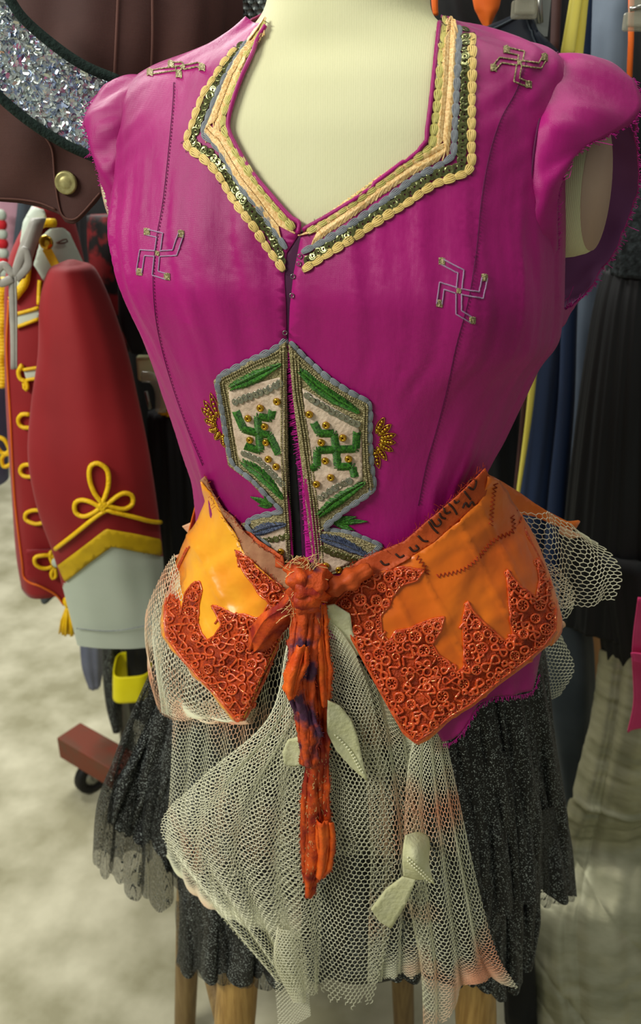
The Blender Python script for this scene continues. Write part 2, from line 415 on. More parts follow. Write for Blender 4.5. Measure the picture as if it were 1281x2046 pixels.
M['floor'] = mat('worn_concrete', (156, 152, 122), (210, 206, 178), rough=.75, nscale=6.5, detail=9, bump=.25, bscale=30, lo=.36, hi=.66)
M['wall'] = mat('pale_painted_wall', (176, 166, 170), (190, 180, 182), rough=.9)
M['brown'] = mat('brown_twill', (62, 36, 32), (76, 46, 40), rough=.75, nscale=8, bump=.15, bscale=40, weave=.2, wscale=1600)
M['brown_trim'] = mat('brown_stitch', (92, 60, 52), rough=.8)
M['brass_button'] = mat('brushed_brass_button', (176, 170, 116), (140, 132, 84), rough=.4, metal=.5, nscale=120)
M['dkgreen'] = mat('dark_green_felt_binding', (14, 32, 28), (22, 42, 36), rough=.9, nscale=200, bump=.5, bscale=300)
M['sequin_ground'] = mat('silver_ground', (120, 134, 134), (160, 176, 176), rough=.5, nscale=90)
M['silver'] = mat('silver_sequin', (226, 236, 232), rough=.24, metal=.8)
M['silver_blue'] = mat('bluish_silver_sequin', (176, 192, 222), rough=.24, metal=.9)
M['scales'] = mat('iridescent_scale_foil', (96, 112, 116), (170, 182, 176), rough=.25, nscale=30, metal=.15, spec=.8)
M['black'] = mat('black_cloth', (9, 11, 13), (16, 19, 22), rough=.7, nscale=8, bump=.2, bscale=30)
M['softblack'] = mat('soft_black_crepe', (9, 11, 13), (16, 19, 21), rough=.65, nscale=10, stretch=(4, 4, .5))
M['red'] = mat('crimson_uniform_wool', (134, 20, 26), (150, 28, 34), rough=.7, nscale=5, sheen=.1, bump=.08, bscale=40)
M['white_cloth'] = mat('pale_mint_white_cloth', (184, 196, 180), (196, 206, 192), rough=.7, nscale=6)
M['yellow'] = mat('yellow_braid', (236, 188, 8), (246, 204, 26), rough=.45, nscale=90, bump=.4, bscale=300)
M['yellow_dull'] = mat('yellow_band_cloth', (190, 156, 4), (208, 172, 10), rough=.6, nscale=40, weave=.3, wscale=1500)
M['yellow_paper'] = mat('bright_yellow_band', (240, 226, 0), (246, 234, 20), rough=.5, nscale=20)
M['grey_strap'] = mat('grey_satin_ribbon', (170, 168, 158), (140, 138, 132), rough=.45, nscale=20)
M['cream_plastic'] = mat('cream_plastic', (206, 212, 160), (218, 222, 172), rough=.4, nscale=20)
M['clear_plastic'] = mat('smoky_clear_plastic', (170, 170, 150), rough=.15, spec=.8, alpha=.45)
M['steel'] = mat('brushed_steel', (150, 152, 146), rough=.3, metal=.9)
M['rust_paint'] = mat('worn_red_brown_paint', (116, 52, 30), (96, 66, 46), rough=.55, nscale=14, lo=.5, hi=.7)
M['rubber'] = mat('black_rubber', (20, 20, 20), rough=.6)
M['navy'] = mat('navy_cloth', (16, 34, 62), (24, 44, 76), rough=.7, nscale=6, stretch=(3, 3, .3))
M['deepnavy'] = mat('deep_navy_cloth', (12, 22, 34), (18, 30, 44), rough=.65, nscale=6)
M['stripe'] = mat('grey_blue_ribbed_cloth', (104, 118, 134), (122, 136, 152), rough=.7, nscale=9, ribs=150, rib_dir='X')
M['stripe_dark'] = mat('slate_ribbed_cloth', (48, 58, 66), (64, 74, 82), rough=.6, nscale=9, ribs=150, rib_dir='X')
M['paleyellow'] = mat('pale_yellow_satin', (224, 212, 84), (234, 224, 110), rough=.5, nscale=9, stretch=(4, 4, .4))
M['orange_cloth'] = mat('orange_cotton', (214, 92, 20), (224, 110, 30), rough=.7)
M['lame'] = mat('silver_lame', (140, 140, 112), (176, 174, 146), rough=.4, metal=.4, nscale=14, bump=.5, bscale=16, stretch=(1, 1, 3), lo=.3, hi=.7)
M['pink'] = mat('hot_pink_satin', (206, 44, 104), (220, 66, 124), rough=.45, nscale=12)
M['tan'] = mat('tan_cloth', (186, 140, 96), rough=.8)
M['maroon'] = mat('maroon_patterned_cloth', (120, 20, 26), (12, 8, 10), rough=.7, nscale=26, lo=.42, hi=.52)
M['fur'] = mat('charcoal_pile', (44, 52, 54), (16, 20, 22), rough=.95, nscale=120, bump=1, bscale=160)
M['pinkwall'] = mat('pink_cloth', (206, 166, 180), (190, 140, 160), rough=.8)
M['redstripe'] = mat('red_cloth', (200, 30, 40), rough=.7)
M['blue_daylight'] = mat('pale_blue_daylight', (116, 128, 176), (140, 150, 190), rough=.8, nscale=9)  # bluish daylight on the floor, put into a base colour
# ---------------------------------------------------------------- the setting
def struct(name, V, F, m):
    o = mk(name, V, F, m, None, smooth=False); o['kind'] = 'structure'; return o
struct('floor', *box((0, 2.5, -.05), (4, 4, .05)), M['floor'])
struct('wall_back', *box((0, 6.55, 1.5), (4, .05, 1.6)), M['wall'])
struct('wall_right', *box((4.05, 2.5, 1.5), (.05, 4, 1.6)), M['wall'])
struct('wall_left', *box((-4.05, 2.5, 1.5), (.05, 4, 1.6)), M['wall'])
# ---------------------------------------------------------------- dress form
YC = .82; PHI = math.radians(18)
FR = np.array([-math.sin(PHI), -math.cos(PHI)]); RT = np.array([math.cos(PHI), -math.sin(PHI)])
class Body:
    def __init__(s, left, right, brow, yl, yr, e=.88, bumps=(), cy=None):
        L = np.array([P(x, y, YC+yl) for y, x in left]); R = np.array([P(x, y, YC-yr) for y, x in right]); B = np.array([[P(640, y, YC)[2], b] for y, b in brow])
        s.z1 = min(L[0, 2], R[0, 2], B[0, 1] if 0 else B[0, 0]); s.z0 = max(L[-1, 2], R[-1, 2], B[-1, 0])
        s.z = np.linspace(s.z0, s.z1, 700)
        def f(Z, X):
            y = np.interp(s.z, Z[::-1], X[::-1]); k = np.ones(13)/13; yp = np.pad(y, 6, mode='edge'); return np.convolve(yp, k, 'valid')
        xl = f(L[:, 2], L[:, 0]); xr = f(R[:, 2], R[:, 0]); s.b = f(B[:, 0], B[:, 1])
        s.cx = (xl+xr)/2; w = (xr-xl)/2; s.a = np.sqrt(np.maximum((w**2-(s.b*math.sin(PHI))**2), .0004))/math.cos(PHI)
        s.e = e; s.bumps = bumps
        s.dy = np.zeros(700) if cy is None else f(np.array([P(640, y, YC)[2] for y, _ in cy]), np.array([d for _, d in cy]))
        da = np.gradient(s.a, s.z); s.kz = np.clip(-da/np.sqrt(1+da**2), 0, 1)
        ds = np.sqrt(1+.6*np.clip(da, -6, 6)**2)*np.gradient(s.z); s.s = np.concatenate([[0], np.cumsum(ds)[:-1]])
    def pos(s, th, z, off=0.):
        th = np.asarray(th, float); z = np.asarray(z, float); off = np.broadcast_to(off, th.shape)
        a = np.interp(z, s.z, s.a)+off; b = np.interp(z, s.z, s.b)+off; cx = np.interp(z, s.z, s.cx); dy = np.interp(z, s.z, s.dy); kz = np.interp(z, s.z, s.kz)
        k = np.ones_like(z)
        for A, t0, st, z0, sz in s.bumps:
            k = k+A*np.exp(-((th-t0)/st)**2-((z-z0)/sz)**2)
        sx = np.sin(th); cyy = np.cos(th)
        lx = a*k*np.sign(sx)*np.abs(sx)**s.e; ly = b*k*np.sign(cyy)*np.abs(cyy)**s.e
        return np.stack([cx+lx*RT[0]+ly*FR[0], YC+dy+lx*RT[1]+ly*FR[1], z+off*kz], -1)
    def inv(s, p):
        p = np.asarray(p); z = p[..., 2]; a = np.interp(z, s.z, s.a); b = np.interp(z, s.z, s.b)
        qx = p[..., 0]-np.interp(z, s.z, s.cx); qy = p[..., 1]-YC-np.interp(z, s.z, s.dy)
        lx = (qx*RT[0]+qy*RT[1])/a; ly = (qx*FR[0]+qy*FR[1])/b; g = 1/s.e
        return np.arctan2(np.sign(lx)*np.abs(lx)**g, np.sign(ly)*np.abs(ly)**g), z
    def mesh(s, nt=160, nz=260, off=0., z0=None, z1=None):
        z0 = s.z0 if z0 is None else z0; z1 = s.z1 if z1 is None else z1
        ss = np.linspace(np.interp(z0, s.z, s.s), np.interp(z1, s.z, s.s), nz); z = np.interp(ss, s.s, s.z)
        T, Z = np.meshgrid(np.linspace(-math.pi, math.pi, nt, endpoint=False), z, indexing='ij')
        return s.pos(T.ravel(), Z.ravel(), off), gridf(nt, nz, cu=True)
zpy = lambda py: P(640, py, YC-.06)[2]
bodyleft = [(-90, 540), (0, 545), (25, 540), (52, 528), (78, 500), (98, 455), (122, 385), (144, 315), (160, 282), (200, 262), (330, 247), (450, 243), (545, 275), (660, 312), (770, 347), (860, 380), (935, 405), (1010, 412), (1090, 402), (1180, 392), (1280, 390), (1400, 400), (1700, 430), (1850, 450)]
bodyright = [(-90, 876), (0, 874), (20, 880), (44, 905), (70, 975), (90, 1040), (108, 1090), (124, 1118), (160, 1125), (300, 1122), (450, 1116), (600, 1114), (680, 1105), (720, 1072), (800, 1035), (880, 1000), (950, 966), (1000, 968), (1080, 982), (1160, 1002), (1280, 1010), (1400, 1010), (1700, 970), (1850, 950)]
brow = [(-90, .060), (0, .062), (50, .066), (100, .072), (150, .086), (250, .104), (400, .116), (550, .124), (700, .114), (850, .098), (950, .092), (1050, .092), (1200, .097), (1400, .10), (1700, .10), (1850, .10)]
bumps = ((.10, -.62, .40, zpy(600), .065), (.10, .62, .40, zpy(600), .065))
BODY = Body(bodyleft, bodyright, brow, .05, .05, bumps=bumps, cy=[(-90, .015), (100, .01), (400, 0), (1700, 0)])
bV, bF = BODY.mesh(200, 300)
BB = bvh_of(bV, bF)
def uv(px, py, th=None):
    """(theta, z) of the torso point seen at a photo pixel"""
    h = cast(BB, px, py, 690, max(py, 110))
    return BODY.inv(h[0])
base_z = P(640, 1900, YC)[2]
form = thing('dress_form', (BODY.cx[350], YC, max(BODY.z0, base_z)), 'cream linen dress form wearing the magenta top and net skirt', 'mannequin')
V, F = BODY.mesh(200, 300); k = len(V)
# caps
cap0 = V.reshape(200, 300, 3)[:, 0]; V = np.vstack([V, cap0.mean(0)]); ii = np.arange(200); j2 = (ii+1) % 200
mk('torso', V, [F, np.stack([np.full(200, k), j2*300, ii*300], -1)], M['linen'], form)
# arm plates: short stump with flat oval end, right one seen through the sleeve opening
def stump(cen, ax, up, ra, rb, ln, m1, m2, nm):
    ax = np.array(ax, float); ax /= np.linalg.norm(ax); up = np.array(up, float); up -= up@ax*ax; up /= np.linalg.norm(up); sd = np.cross(ax, up)
    a = np.linspace(0, 2*math.pi, 40, endpoint=False); prof = [(-.05, 1.0), (0, 1.03), (ln*.6, 1.0), (ln-.004, .96), (ln, .92)]
    V = np.array([np.array(cen)+ax*t+(up*math.cos(q)*ra+sd*math.sin(q)*rb)*k for t, k in prof for q in a])
    mk(nm, V, gridf(5, 40, cv=True), m1, form)
    c = V[-40:]; mk('arm_plate', np.vstack([c+ax*.001, c.mean(0)+ax*.002]), np.stack([np.full(40, 40), np.arange(40), (np.arange(40)+1) % 40], -1), m2, form, thick=.003, label='flat pinkish oval plate closing the arm stump')
stump(P(1112, 380, YC-.030), (.80, -.60, .10), (.34, .1, 1), .058, .038, .036, M['linen'], M['armplate'], 'arm_stump')
stump(P(268, 330, YC+.05), (-.95, .15, .05), (0, 0, 1), .060, .040, .02, M['linen'], M['armplate'], 'arm_stump')

# ---------------------------------------------------------------- magenta top
top = thing('embroidered_top', (BODY.cx[350], YC, P(640, 1130, YC)[2]), 'magenta silk cap-sleeve top with embroidered neckline on the dress form', 'top')
G = .0045
def folds(th, z):
    """gathers fanning down from the neckline braid, and drag lines at the waist"""
    d = np.zeros_like(z); zt = zpy(420); zb = zpy(800)
    def vn(x, seed):          # smooth value noise
        i = np.floor(x); f = x-i; f = f*f*(3-2*f); h = lambda k: np.modf(np.abs(np.sin(k*127.1+seed*311.7)*43758.5453))[0]
        return (h(i)*(1-f)+h(i+1)*f)*2-1
    w = th+.06*vn(z*9, 3)
    k = np.clip((zt+.05-z)/.06, 0, 1)*np.clip((z-zb)/.14, 0, 1)*np.clip((1.15-np.abs(th+.05))/.3, 0, 1)
    d += k*(.0036*vn(w*12*(1+.8*(zt-z)), 1)+.0020*vn(w*29*(1+.8*(zt-z)), 2))
    k2 = np.clip((zpy(740)-z)/.12, 0, 1)
    d += k2*(.0030*vn(w*7+2*z, 4)+.0013*vn(w*17+3*z, 5))
    k3 = np.clip((z-zpy(420))/.05, 0, 1)*np.clip((np.abs(th)-.6)/.3, 0, 1)
    d += k3*(.0022*vn(34*z+5*th, 6)+.0012*vn(90*z-7*th, 7))
    k4 = np.clip((np.abs(th)-.9)/.3, 0, 1)*np.clip((zpy(330)-z)/.05, 0, 1)
    d += k4*(.0022*vn(w*16+5*z, 8))
    d += .0009*vn(26*z+6*th, 9)*vn(5*th+3*z, 10)
    return np.maximum(d, -.0013)
KU = .13
def tozs(p): return np.array([p[0]*KU, np.interp(p[1], BODY.z, BODY.s)])
def surfpanel(outline, step, off, fold=True, dens=None):
    """outline: list of (theta,z); returns verts, tris over the torso"""
    o = np.array([tozs(p) for p in outline]); o = resample(o, step=dens or step, closed=True, smooth=False)
    V2, T = trif(o, step); th = V2[:, 0]/KU; z = np.interp(V2[:, 1], BODY.s, BODY.z)
    d = off+(folds(th, z) if fold else 0)
    return BODY.pos(th, z, d), T
neckL = [(545, 47), (538, 60), (520, 90), (509, 119), (488, 164), (472, 209), (463, 246), (466, 270), (490, 317), (514, 354), (549, 396), (584, 434), (602, 446), (600, 467)]
neckR = [(875, 30), (874, 60), (872, 101), (863, 185), (853, 262), (846, 293), (790, 340), (715, 395), (660, 429), (618, 453), (607, 460)]
cfL = [(592, 480), (575, 505), (571, 545), (574, 600), (576, 690), (578, 800), (578, 902), (583, 1000), (588, 1070), (590, 1140)]
cfR = [(598, 500), (589, 545), (583, 600), (580, 690), (586, 780), (600, 865), (612, 950), (620, 1015), (629, 1100), (633, 1150)]
hp = math.pi/2; zb = P(640, 1180, YC)[2]
zneckL = P(538, 30, YC+.05)[2]; zneckR = P(879, 25, YC-.05)[2]
oL = [(-hp, zneckL)]+[uv(*p) for p in neckL[1:]+cfL]+[(uv(590, 1140)[0], zb), (-hp, zb)]
oR = [(hp, zneckR)]+[uv(*p) for p in neckR[1:]+cfR]+[(uv(633, 1150)[0], zb), (hp, zb)]
def densify_side(o, side):
    # keep the long side edge on theta=+-90 dense in s
    return o
def face_viewer(V, T):
    c = np.cross(V[T[:, 1]]-V[T[:, 0]], V[T[:, 2]]-V[T[:, 0]]).sum(0)
    return T[:, ::-1] if c[1] > 0 else T
VL, TL = surfpanel(oL, .0036, G); TL = face_viewer(VL, TL)
VR, TR = surfpanel(oR, .0036, G); TR = face_viewer(VR, TR)
mk('front_panel', VL, TL, M['silk'], top, thick=.0009)
mk('front_panel', VR, TR, M['silk'], top, thick=.0009)
# back
ns = np.linspace(tozs((0, zb))[1], tozs((0, zneckL-.012))[1], 150); z = np.interp(ns, BODY.s, BODY.z)
T_, Z_ = np.meshgrid(np.linspace(hp, 3*hp, 90), z, indexing='ij')
mk('back_panel', BODY.pos(T_.ravel(), Z_.ravel(), G+.0002), gridf(90, 150), M['silk'], top, thick=.0009)
FB = bvh_of(np.vstack([VL, VR]), np.vstack([TL, TR+len(VL)]))
C0 = (600, 700)
def fcast(x, y, off=0):
    h = cast(FB, x, y)
    if h is None:
        h = cast(BB, x, y)
        if h is None: h = cast(BB, x, y, x+(690-x)*.15, y+60)
        if h is None: h = cast(BB, x, y, 690, max(y, 200))
        h = (h[0]+h[1]*G, h[1])
    return h[0]+h[1]*off, h[1]
def fpath(path, step_px=6, off=0, smooth=True, closed=False):
    q = resample(path, step=step_px, smooth=smooth, closed=closed); return np.array([fcast(x, y, off)[0] for x, y in q])
def smoothn(path):
    return path
# neckline piping, centre front facing and hooks
for pth in (neckL[1:], neckR[1:]):
    V, F = tube(fpath(pth, 5, .0012), .0019, 7); mk('neck_piping', V, F, M['silk'], top)
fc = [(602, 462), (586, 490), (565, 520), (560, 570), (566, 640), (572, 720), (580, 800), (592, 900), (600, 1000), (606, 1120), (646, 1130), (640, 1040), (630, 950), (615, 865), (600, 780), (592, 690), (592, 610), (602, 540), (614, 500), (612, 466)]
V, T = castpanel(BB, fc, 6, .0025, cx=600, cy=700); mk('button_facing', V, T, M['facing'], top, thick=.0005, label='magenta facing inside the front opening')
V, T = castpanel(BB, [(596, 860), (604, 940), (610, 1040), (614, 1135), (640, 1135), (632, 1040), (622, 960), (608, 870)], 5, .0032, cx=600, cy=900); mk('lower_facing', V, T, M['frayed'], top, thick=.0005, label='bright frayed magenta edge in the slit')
V, T = castpanel(BB, [(574, 1160), (578, 900), (576, 760), (584, 760), (592, 900), (612, 1160)], 6, .0012, cx=600, cy=700); mk('dark_slit_strip', V, T, M['black'], top, thick=.0005, label='dark strip seen through the slit')  # dark strip behind the front slit
hk = Bag()
for x, y in ((600, 512), (598, 527), (586, 552), (584, 590), (574, 660)):
    p, n = fcast(x, y, .0012); a = np.linspace(0, 2*math.pi, 10, endpoint=False)
    mk('hook_eye', *tube(p+np.stack([np.cos(a)*.0018, np.zeros(10), np.sin(a)*.0018], 1), .0004, 4, closed=True), M['steel'], top)

# frayed magenta threads along the opening
fr = Bag()
for q in resample(cfR[3:], step=3):
    for _ in range(2):
        x0, y0 = q[0]-1, q[1]+random.uniform(-2, 2); x1 = x0-random.uniform(5, 15); y1 = y0+random.uniform(-5, 9)
        a = fcast(x0+5, y0, .0002)[0]; h = cast(BB, x1, y1); b = h[0]+h[1]*.0035
        fr.add(*tube([a, (a+b)/2+[0, -.001, 0], b], .0003, 3, caps=False))
fr.build('frayed_threads', M['frayed'], top, kind='stuff')
# seams: princess seams, armhole seams, stitched
seams = [[(347, 165), (346, 200), (338, 290), (326, 400), (314, 470), (306, 545), (312, 640), (335, 740), (372, 850), (405, 930)],
         [(1052, 120), (1032, 180), (1000, 240), (978, 310), (962, 400), (952, 500), (936, 600), (912, 690), (893, 780), (872, 860), (852, 930), (836, 1010)]]
for sp in seams:
    V, F = tube(fpath(sp, 7, .0001), .0004, 5); mk('princess_seam', V, F, M['thread_magenta'], top)
    b = Bag(); q = fpath([(x+3, y) for x, y in sp], 7, .0006)
    for i in range(0, len(q)-1): b.add(*tube([q[i], q[i]*.4+q[i+1]*.6], .0003, 3, caps=False))
    b.build('seam_stitches', M['thread_magenta'], top, kind='stuff')
# ---- cap sleeves: closed rings of points, loft from armhole seam to frayed hem
def sleeve(seam, hem, mid, nm, lab, bulge=.012, wr=.002):
    S0 = resample(np.array([P(*p) for p in seam]), n=97, closed=True); H0 = resample(np.array([P(*p) for p in hem]), n=97, closed=True)
    M0 = resample(np.array([P(*p) for p in mid]), n=97, closed=True)
    nv = 22; n = len(S0); V = np.zeros((nv, n, 3)); c = S0.mean(0)
    rag = rng.uniform(-1, 1, n); rag = rag*.5+np.roll(rag, 1)*.5
    for i in range(nv):
        t = i/(nv-1); V[i] = (1-t)**2*S0+2*t*(1-t)*(2*M0-.5*S0-.5*H0)+t*t*H0
        a = np.arange(n)/n*2*math.pi
        d = V[i]-c; d /= np.linalg.norm(d, axis=1)[:, None]
        V[i] += d*(wr*math.sin(math.pi*t))*(np.sin(9*a+2*t)+.6*np.sin(17*a-3*t)+.5*np.sin(29*a+4*t)*(1-t))[:, None]
        if i == nv-1: V[i] += (H0-M0)/np.linalg.norm(H0-M0, axis=1)[:, None]*.0025*rag[:, None]
    mt = [M['silk'], M['silk_in']]
    o = mk(nm, V.reshape(-1, 3), gridf(nv, n, cv=True)[:, ::-1], mt, top, thick=.0012, label=lab, off=0)
    o.modifiers[0].material_offset = 1 if False else 0
    V2 = V-(V-c)/np.linalg.norm(V-c, axis=2)[..., None]*.0016
    mk('sleeve_lining', V2.reshape(-1, 3), gridf(nv, n, cv=True), M['silk_in'], top, label='dull purple inside of the cap sleeve')
    mk('armhole_seam', *tube(S0+(S0-S0.mean(0))*.006+np.array([0, -.0012, 0]), .0009, 6, closed=True), M['thread_magenta'], top)
    # frayed hem
    b = Bag(); H = V[-1]; D = (H0-M0)/np.linalg.norm(H0-M0, axis=1)[:, None]
    for i in range(n):
        for _ in range(7):
            k = rng.uniform(0, 1); p = H[i]*(1-k)+H[(i+1) % n]*k; L = rng.uniform(.001, .004)*(3 if rng.random() > .96 else 1)
            e = p+D[i]*L+rng.normal(0, .35, 3)*L; b.add(*tube([p, (p+e)/2+rng.normal(0, .2, 3)*L, e], .0003, 3, caps=False))
    b.build('frayed_sleeve_hem', M['frayed'], top, kind='stuff')
    return V
Y = YC-.05
sR = sleeve([(1112, 108, Y+.01), (1092, 180, Y-.03), (1068, 290, Y-.058), (1060, 420, Y-.062), (1072, 530, Y-.05), (1098, 620, Y-.02), (1117, 655, Y+.015), (1122, 560, Y+.07), (1122, 400, Y+.09), (1120, 230, Y+.07), (1116, 140, Y+.04)],
       [(1262, 158, Y+.0), (1283, 212, Y-.02), (1243, 256, Y-.035), (1160, 300, Y-.055), (1120, 375, Y-.06), (1112, 500, Y-.045), (1122, 610, Y+.0), (1165, 592, Y+.05), (1228, 500, Y+.085), (1272, 385, Y+.095), (1268, 250, Y+.06)],
       [(1190, 118, Y+.0), (1170, 190, Y-.035), (1120, 280, Y-.062), (1085, 400, Y-.066), (1090, 520, Y-.052), (1108, 620, Y-.01), (1140, 628, Y+.03), (1180, 520, Y+.085), (1200, 390, Y+.10), (1200, 240, Y+.075), (1200, 150, Y+.04)],
       'cap_sleeve', 'right-hand cap sleeve with frayed raw edge standing open', .012, wr=.0026)
Y = YC+.05
sL = sleeve([(282, 152, Y), (274, 175, Y-.03), (256, 280, Y-.045), (244, 380, Y-.045), (250, 460, Y-.03), (270, 535, Y), (280, 470, Y+.05), (275, 330, Y+.06), (280, 200, Y+.04)],
       [(196, 190, Y+.01), (170, 235, Y-.02), (178, 285, Y-.035), (205, 370, Y-.04), (225, 440, Y-.03), (258, 520, Y+.0), (240, 450, Y+.05), (200, 340, Y+.06), (178, 230, Y+.04)],
       [(230, 162, Y+.0), (205, 210, Y-.03), (208, 290, Y-.046), (225, 375, Y-.05), (240, 450, Y-.035), (266, 530, Y+.0), (262, 460, Y+.05), (230, 330, Y+.07), (215, 200, Y+.05)],
       'cap_sleeve', 'left-hand cap sleeve, rounded and slightly faded', .01, wr=.0022)
# ---------------------------------------------------------------- embroidery on the top
# shared meshes
def strandmesh(nm, m, strands=5, L=1.0, twist=.5):
    """unit bundle of threads along X, bulging in the middle (length 1, width 1, height 1)"""
    b = Bag(); x = np.linspace(-.5, .5, 8)
    for k in range(strands):
        o = (k-(strands-1)/2)/strands; w = np.sqrt(np.clip(1-(2*x)**2*.86, 0, 1))
        y = o*w+twist*.08*np.sin(x*6+k); z = .22*w*(1-(2*o)**2*.6)
        b.add(*tube(np.stack([x, y, z], 1), (.5/strands*1.02)*(.3+.7*w), 5, caps=False, up=(0, 0, 1)))
    F = [np.concatenate(b.Q)] if b.Q else []
    return mesh_data(nm, np.concatenate(b.V), F, m)
SM = {k: strandmesh('stitch_bundle_'+k, M[k]) for k in ('gold_thread', 'lime_thread', 'grey_thread')}
def seqmesh(nm, m):
    a = np.arange(14)*2*math.pi/14; V = []
    for r, z in ((.1, .06), (.3, .02), (.46, .12), (.5, .05)): V += [[r*math.cos(q), r*math.sin(q), z] for q in a]
    return mesh_data(nm, V, gridf(4, 14, cv=True), m)
SQ = {k: seqmesh('sequin_'+k, M[k]) for k in ('seq', 'seq_grey')}
def beadmesh(nm, m):
    a, c = np.meshgrid(np.arange(14)*2*math.pi/14, np.arange(8)*2*math.pi/8, indexing='ij')
    V = np.stack([(.3+.2*np.cos(c))*np.cos(a), (.3+.2*np.cos(c))*np.sin(a), .25+.26*np.sin(c)], -1).reshape(-1, 3)
    return mesh_data(nm, V, gridf(14, 8, cu=True, cv=True), m)
BM = beadmesh('bead', M['gold_metal'])
def holder(name, parent, label=None):
    o = bpy.data.objects.new(name, None); link(o, parent); o.empty_display_size = .01
    if label: o['label'] = label
    return o
PXM = .72/1650*1.12
def chain(path, name, me, parent, seg, wid, lift=.0008, smooth=False, cfn=None):
    cfn = cfn or fcast
    q = resample(path, step=seg, smooth=smooth)
    for i in range(len(q)-1):
        a, n1 = cfn(*q[i]); b, n2 = cfn(*q[i+1]); t, s, n, L = frame(a, b, n1+n2)
        w = wid*PXM*random.uniform(.85, 1.1); h = w*.9
        R = np.stack([t*L*1.02, s*w, n*h], 1); inst(name, me, parent, (a+b)/2+n*lift, R)
def seqrow(path, parent, me, step, dia, lift=.0008, tilt=.25, cfn=None, name='sequin'):
    cfn = cfn or fcast
    q = resample(path, step=step, smooth=False)
    for x, y in q:
        x += random.uniform(-1.2, 1.2); y += random.uniform(-1.2, 1.2)
        p, n = cfn(x, y); n = n+rng.normal(0, tilt, 3)*.5; n /= np.linalg.norm(n); t = np.cross(n, [0, 0, 1.]); t /= np.linalg.norm(t); s = np.cross(n, t); d = dia*PXM
        inst(name, me, parent, p+n*lift, np.stack([t*d, s*d, n*d], 1))
def herring(path, width, m, name, parent, step=3.2, slant=1.0, r=.0007, lift=.0010, taper=False, label=None, cfn=None):
    """two rows of slanting satin stitches meeting on the centre line"""
    cfn = cfn or fcast
    q = resample(path, step=step, smooth=False); b = Bag(); n_ = len(q)
    t = np.gradient(q, axis=0); t /= np.linalg.norm(t, axis=1)[:, None]+1e-9; nn = np.stack([-t[:, 1], t[:, 0]], 1)
    for i in range(n_):
        w = width/2
        if taper: w *= .35+.65*math.sin(math.pi*min(1, (i+1)/n_*1.02)*.98+.02)
        for sd in (-1, 1):
            a = q[i]+nn[i]*sd*1.0+t[i]*slant*w*.6*1; e = q[i]+nn[i]*sd*w-t[i]*slant*w*.5+rng.normal(0, .6, 2)
            mid = (a+e)/2; pa, n1 = cfn(*a); pm, n2 = cfn(*mid); pe, n3 = cfn(*e)
            b.add(*tube([pa+n1*lift*.9, pm+n2*lift*1.8, pe+n3*lift*.1], r, 5, caps=False))
    return b.build(name, m, parent, kind='stuff', label=label)
LN = dict(
 lime=[(537, 52), (512, 100), (493, 127), (486, 148), (472, 176), (460, 200), (448, 228), (444, 249), (458, 270), (472, 303), (490, 331), (509, 359), (530, 385), (549, 408), (570, 434), (588, 458)],
 her=[(528, 58), (500, 97), (481, 125), (462, 162), (444, 209), (430, 246), (420, 263), (444, 288), (467, 326), (490, 364), (519, 401), (544, 434), (568, 464)],
 grey=[(496, 82), (480, 105), (465, 129), (444, 169), (430, 200), (418, 230), (404, 265), (427, 286), (444, 307), (467, 349), (490, 385), (523, 422), (551, 464), (573, 497)],
 seq=[(482, 92), (468, 108), (453, 129), (437, 162), (418, 200), (406, 226), (396, 255), (381, 280), (397, 292), (420, 307), (439, 328), (458, 358), (476, 386), (500, 418), (523, 446), (544, 472), (558, 500), (562, 522)],
 gold=[(472, 98), (448, 127), (425, 164), (406, 190), (393, 228), (383, 258), (370, 288), (376, 297), (394, 307), (413, 321), (432, 342), (448, 366), (460, 389), (479, 415), (495, 438), (514, 462), (530, 488), (547, 513), (558, 523), (568, 540)])
RN = dict(
 lime=[(887, 42), (884, 87), (879, 151), (875, 202), (869, 250), (862, 300), (830, 314), (790, 345), (740, 380), (680, 423), (640, 446), (616, 464)],
 her=[(900, 46), (897, 101), (894, 168), (888, 235), (882, 300), (850, 318), (820, 334), (765, 370), (690, 425), (640, 459), (622, 474)],
 grey=[(917, 54), (914, 135), (911, 202), (908, 269), (906, 316), (884, 328), (863, 340), (830, 354), (790, 387), (740, 422), (690, 457), (640, 487), (604, 504)],
 seq=[(929, 62), (929, 135), (927, 219), (923, 296), (921, 334), (884, 344), (857, 354), (815, 387), (765, 422), (705, 462), (655, 494), (616, 520)],
 gold=[(943, 70), (943, 135), (942, 202), (941, 269), (942, 344), (917, 352), (884, 364), (855, 374), (825, 400), (765, 436), (715, 470), (665, 502), (606, 540)])
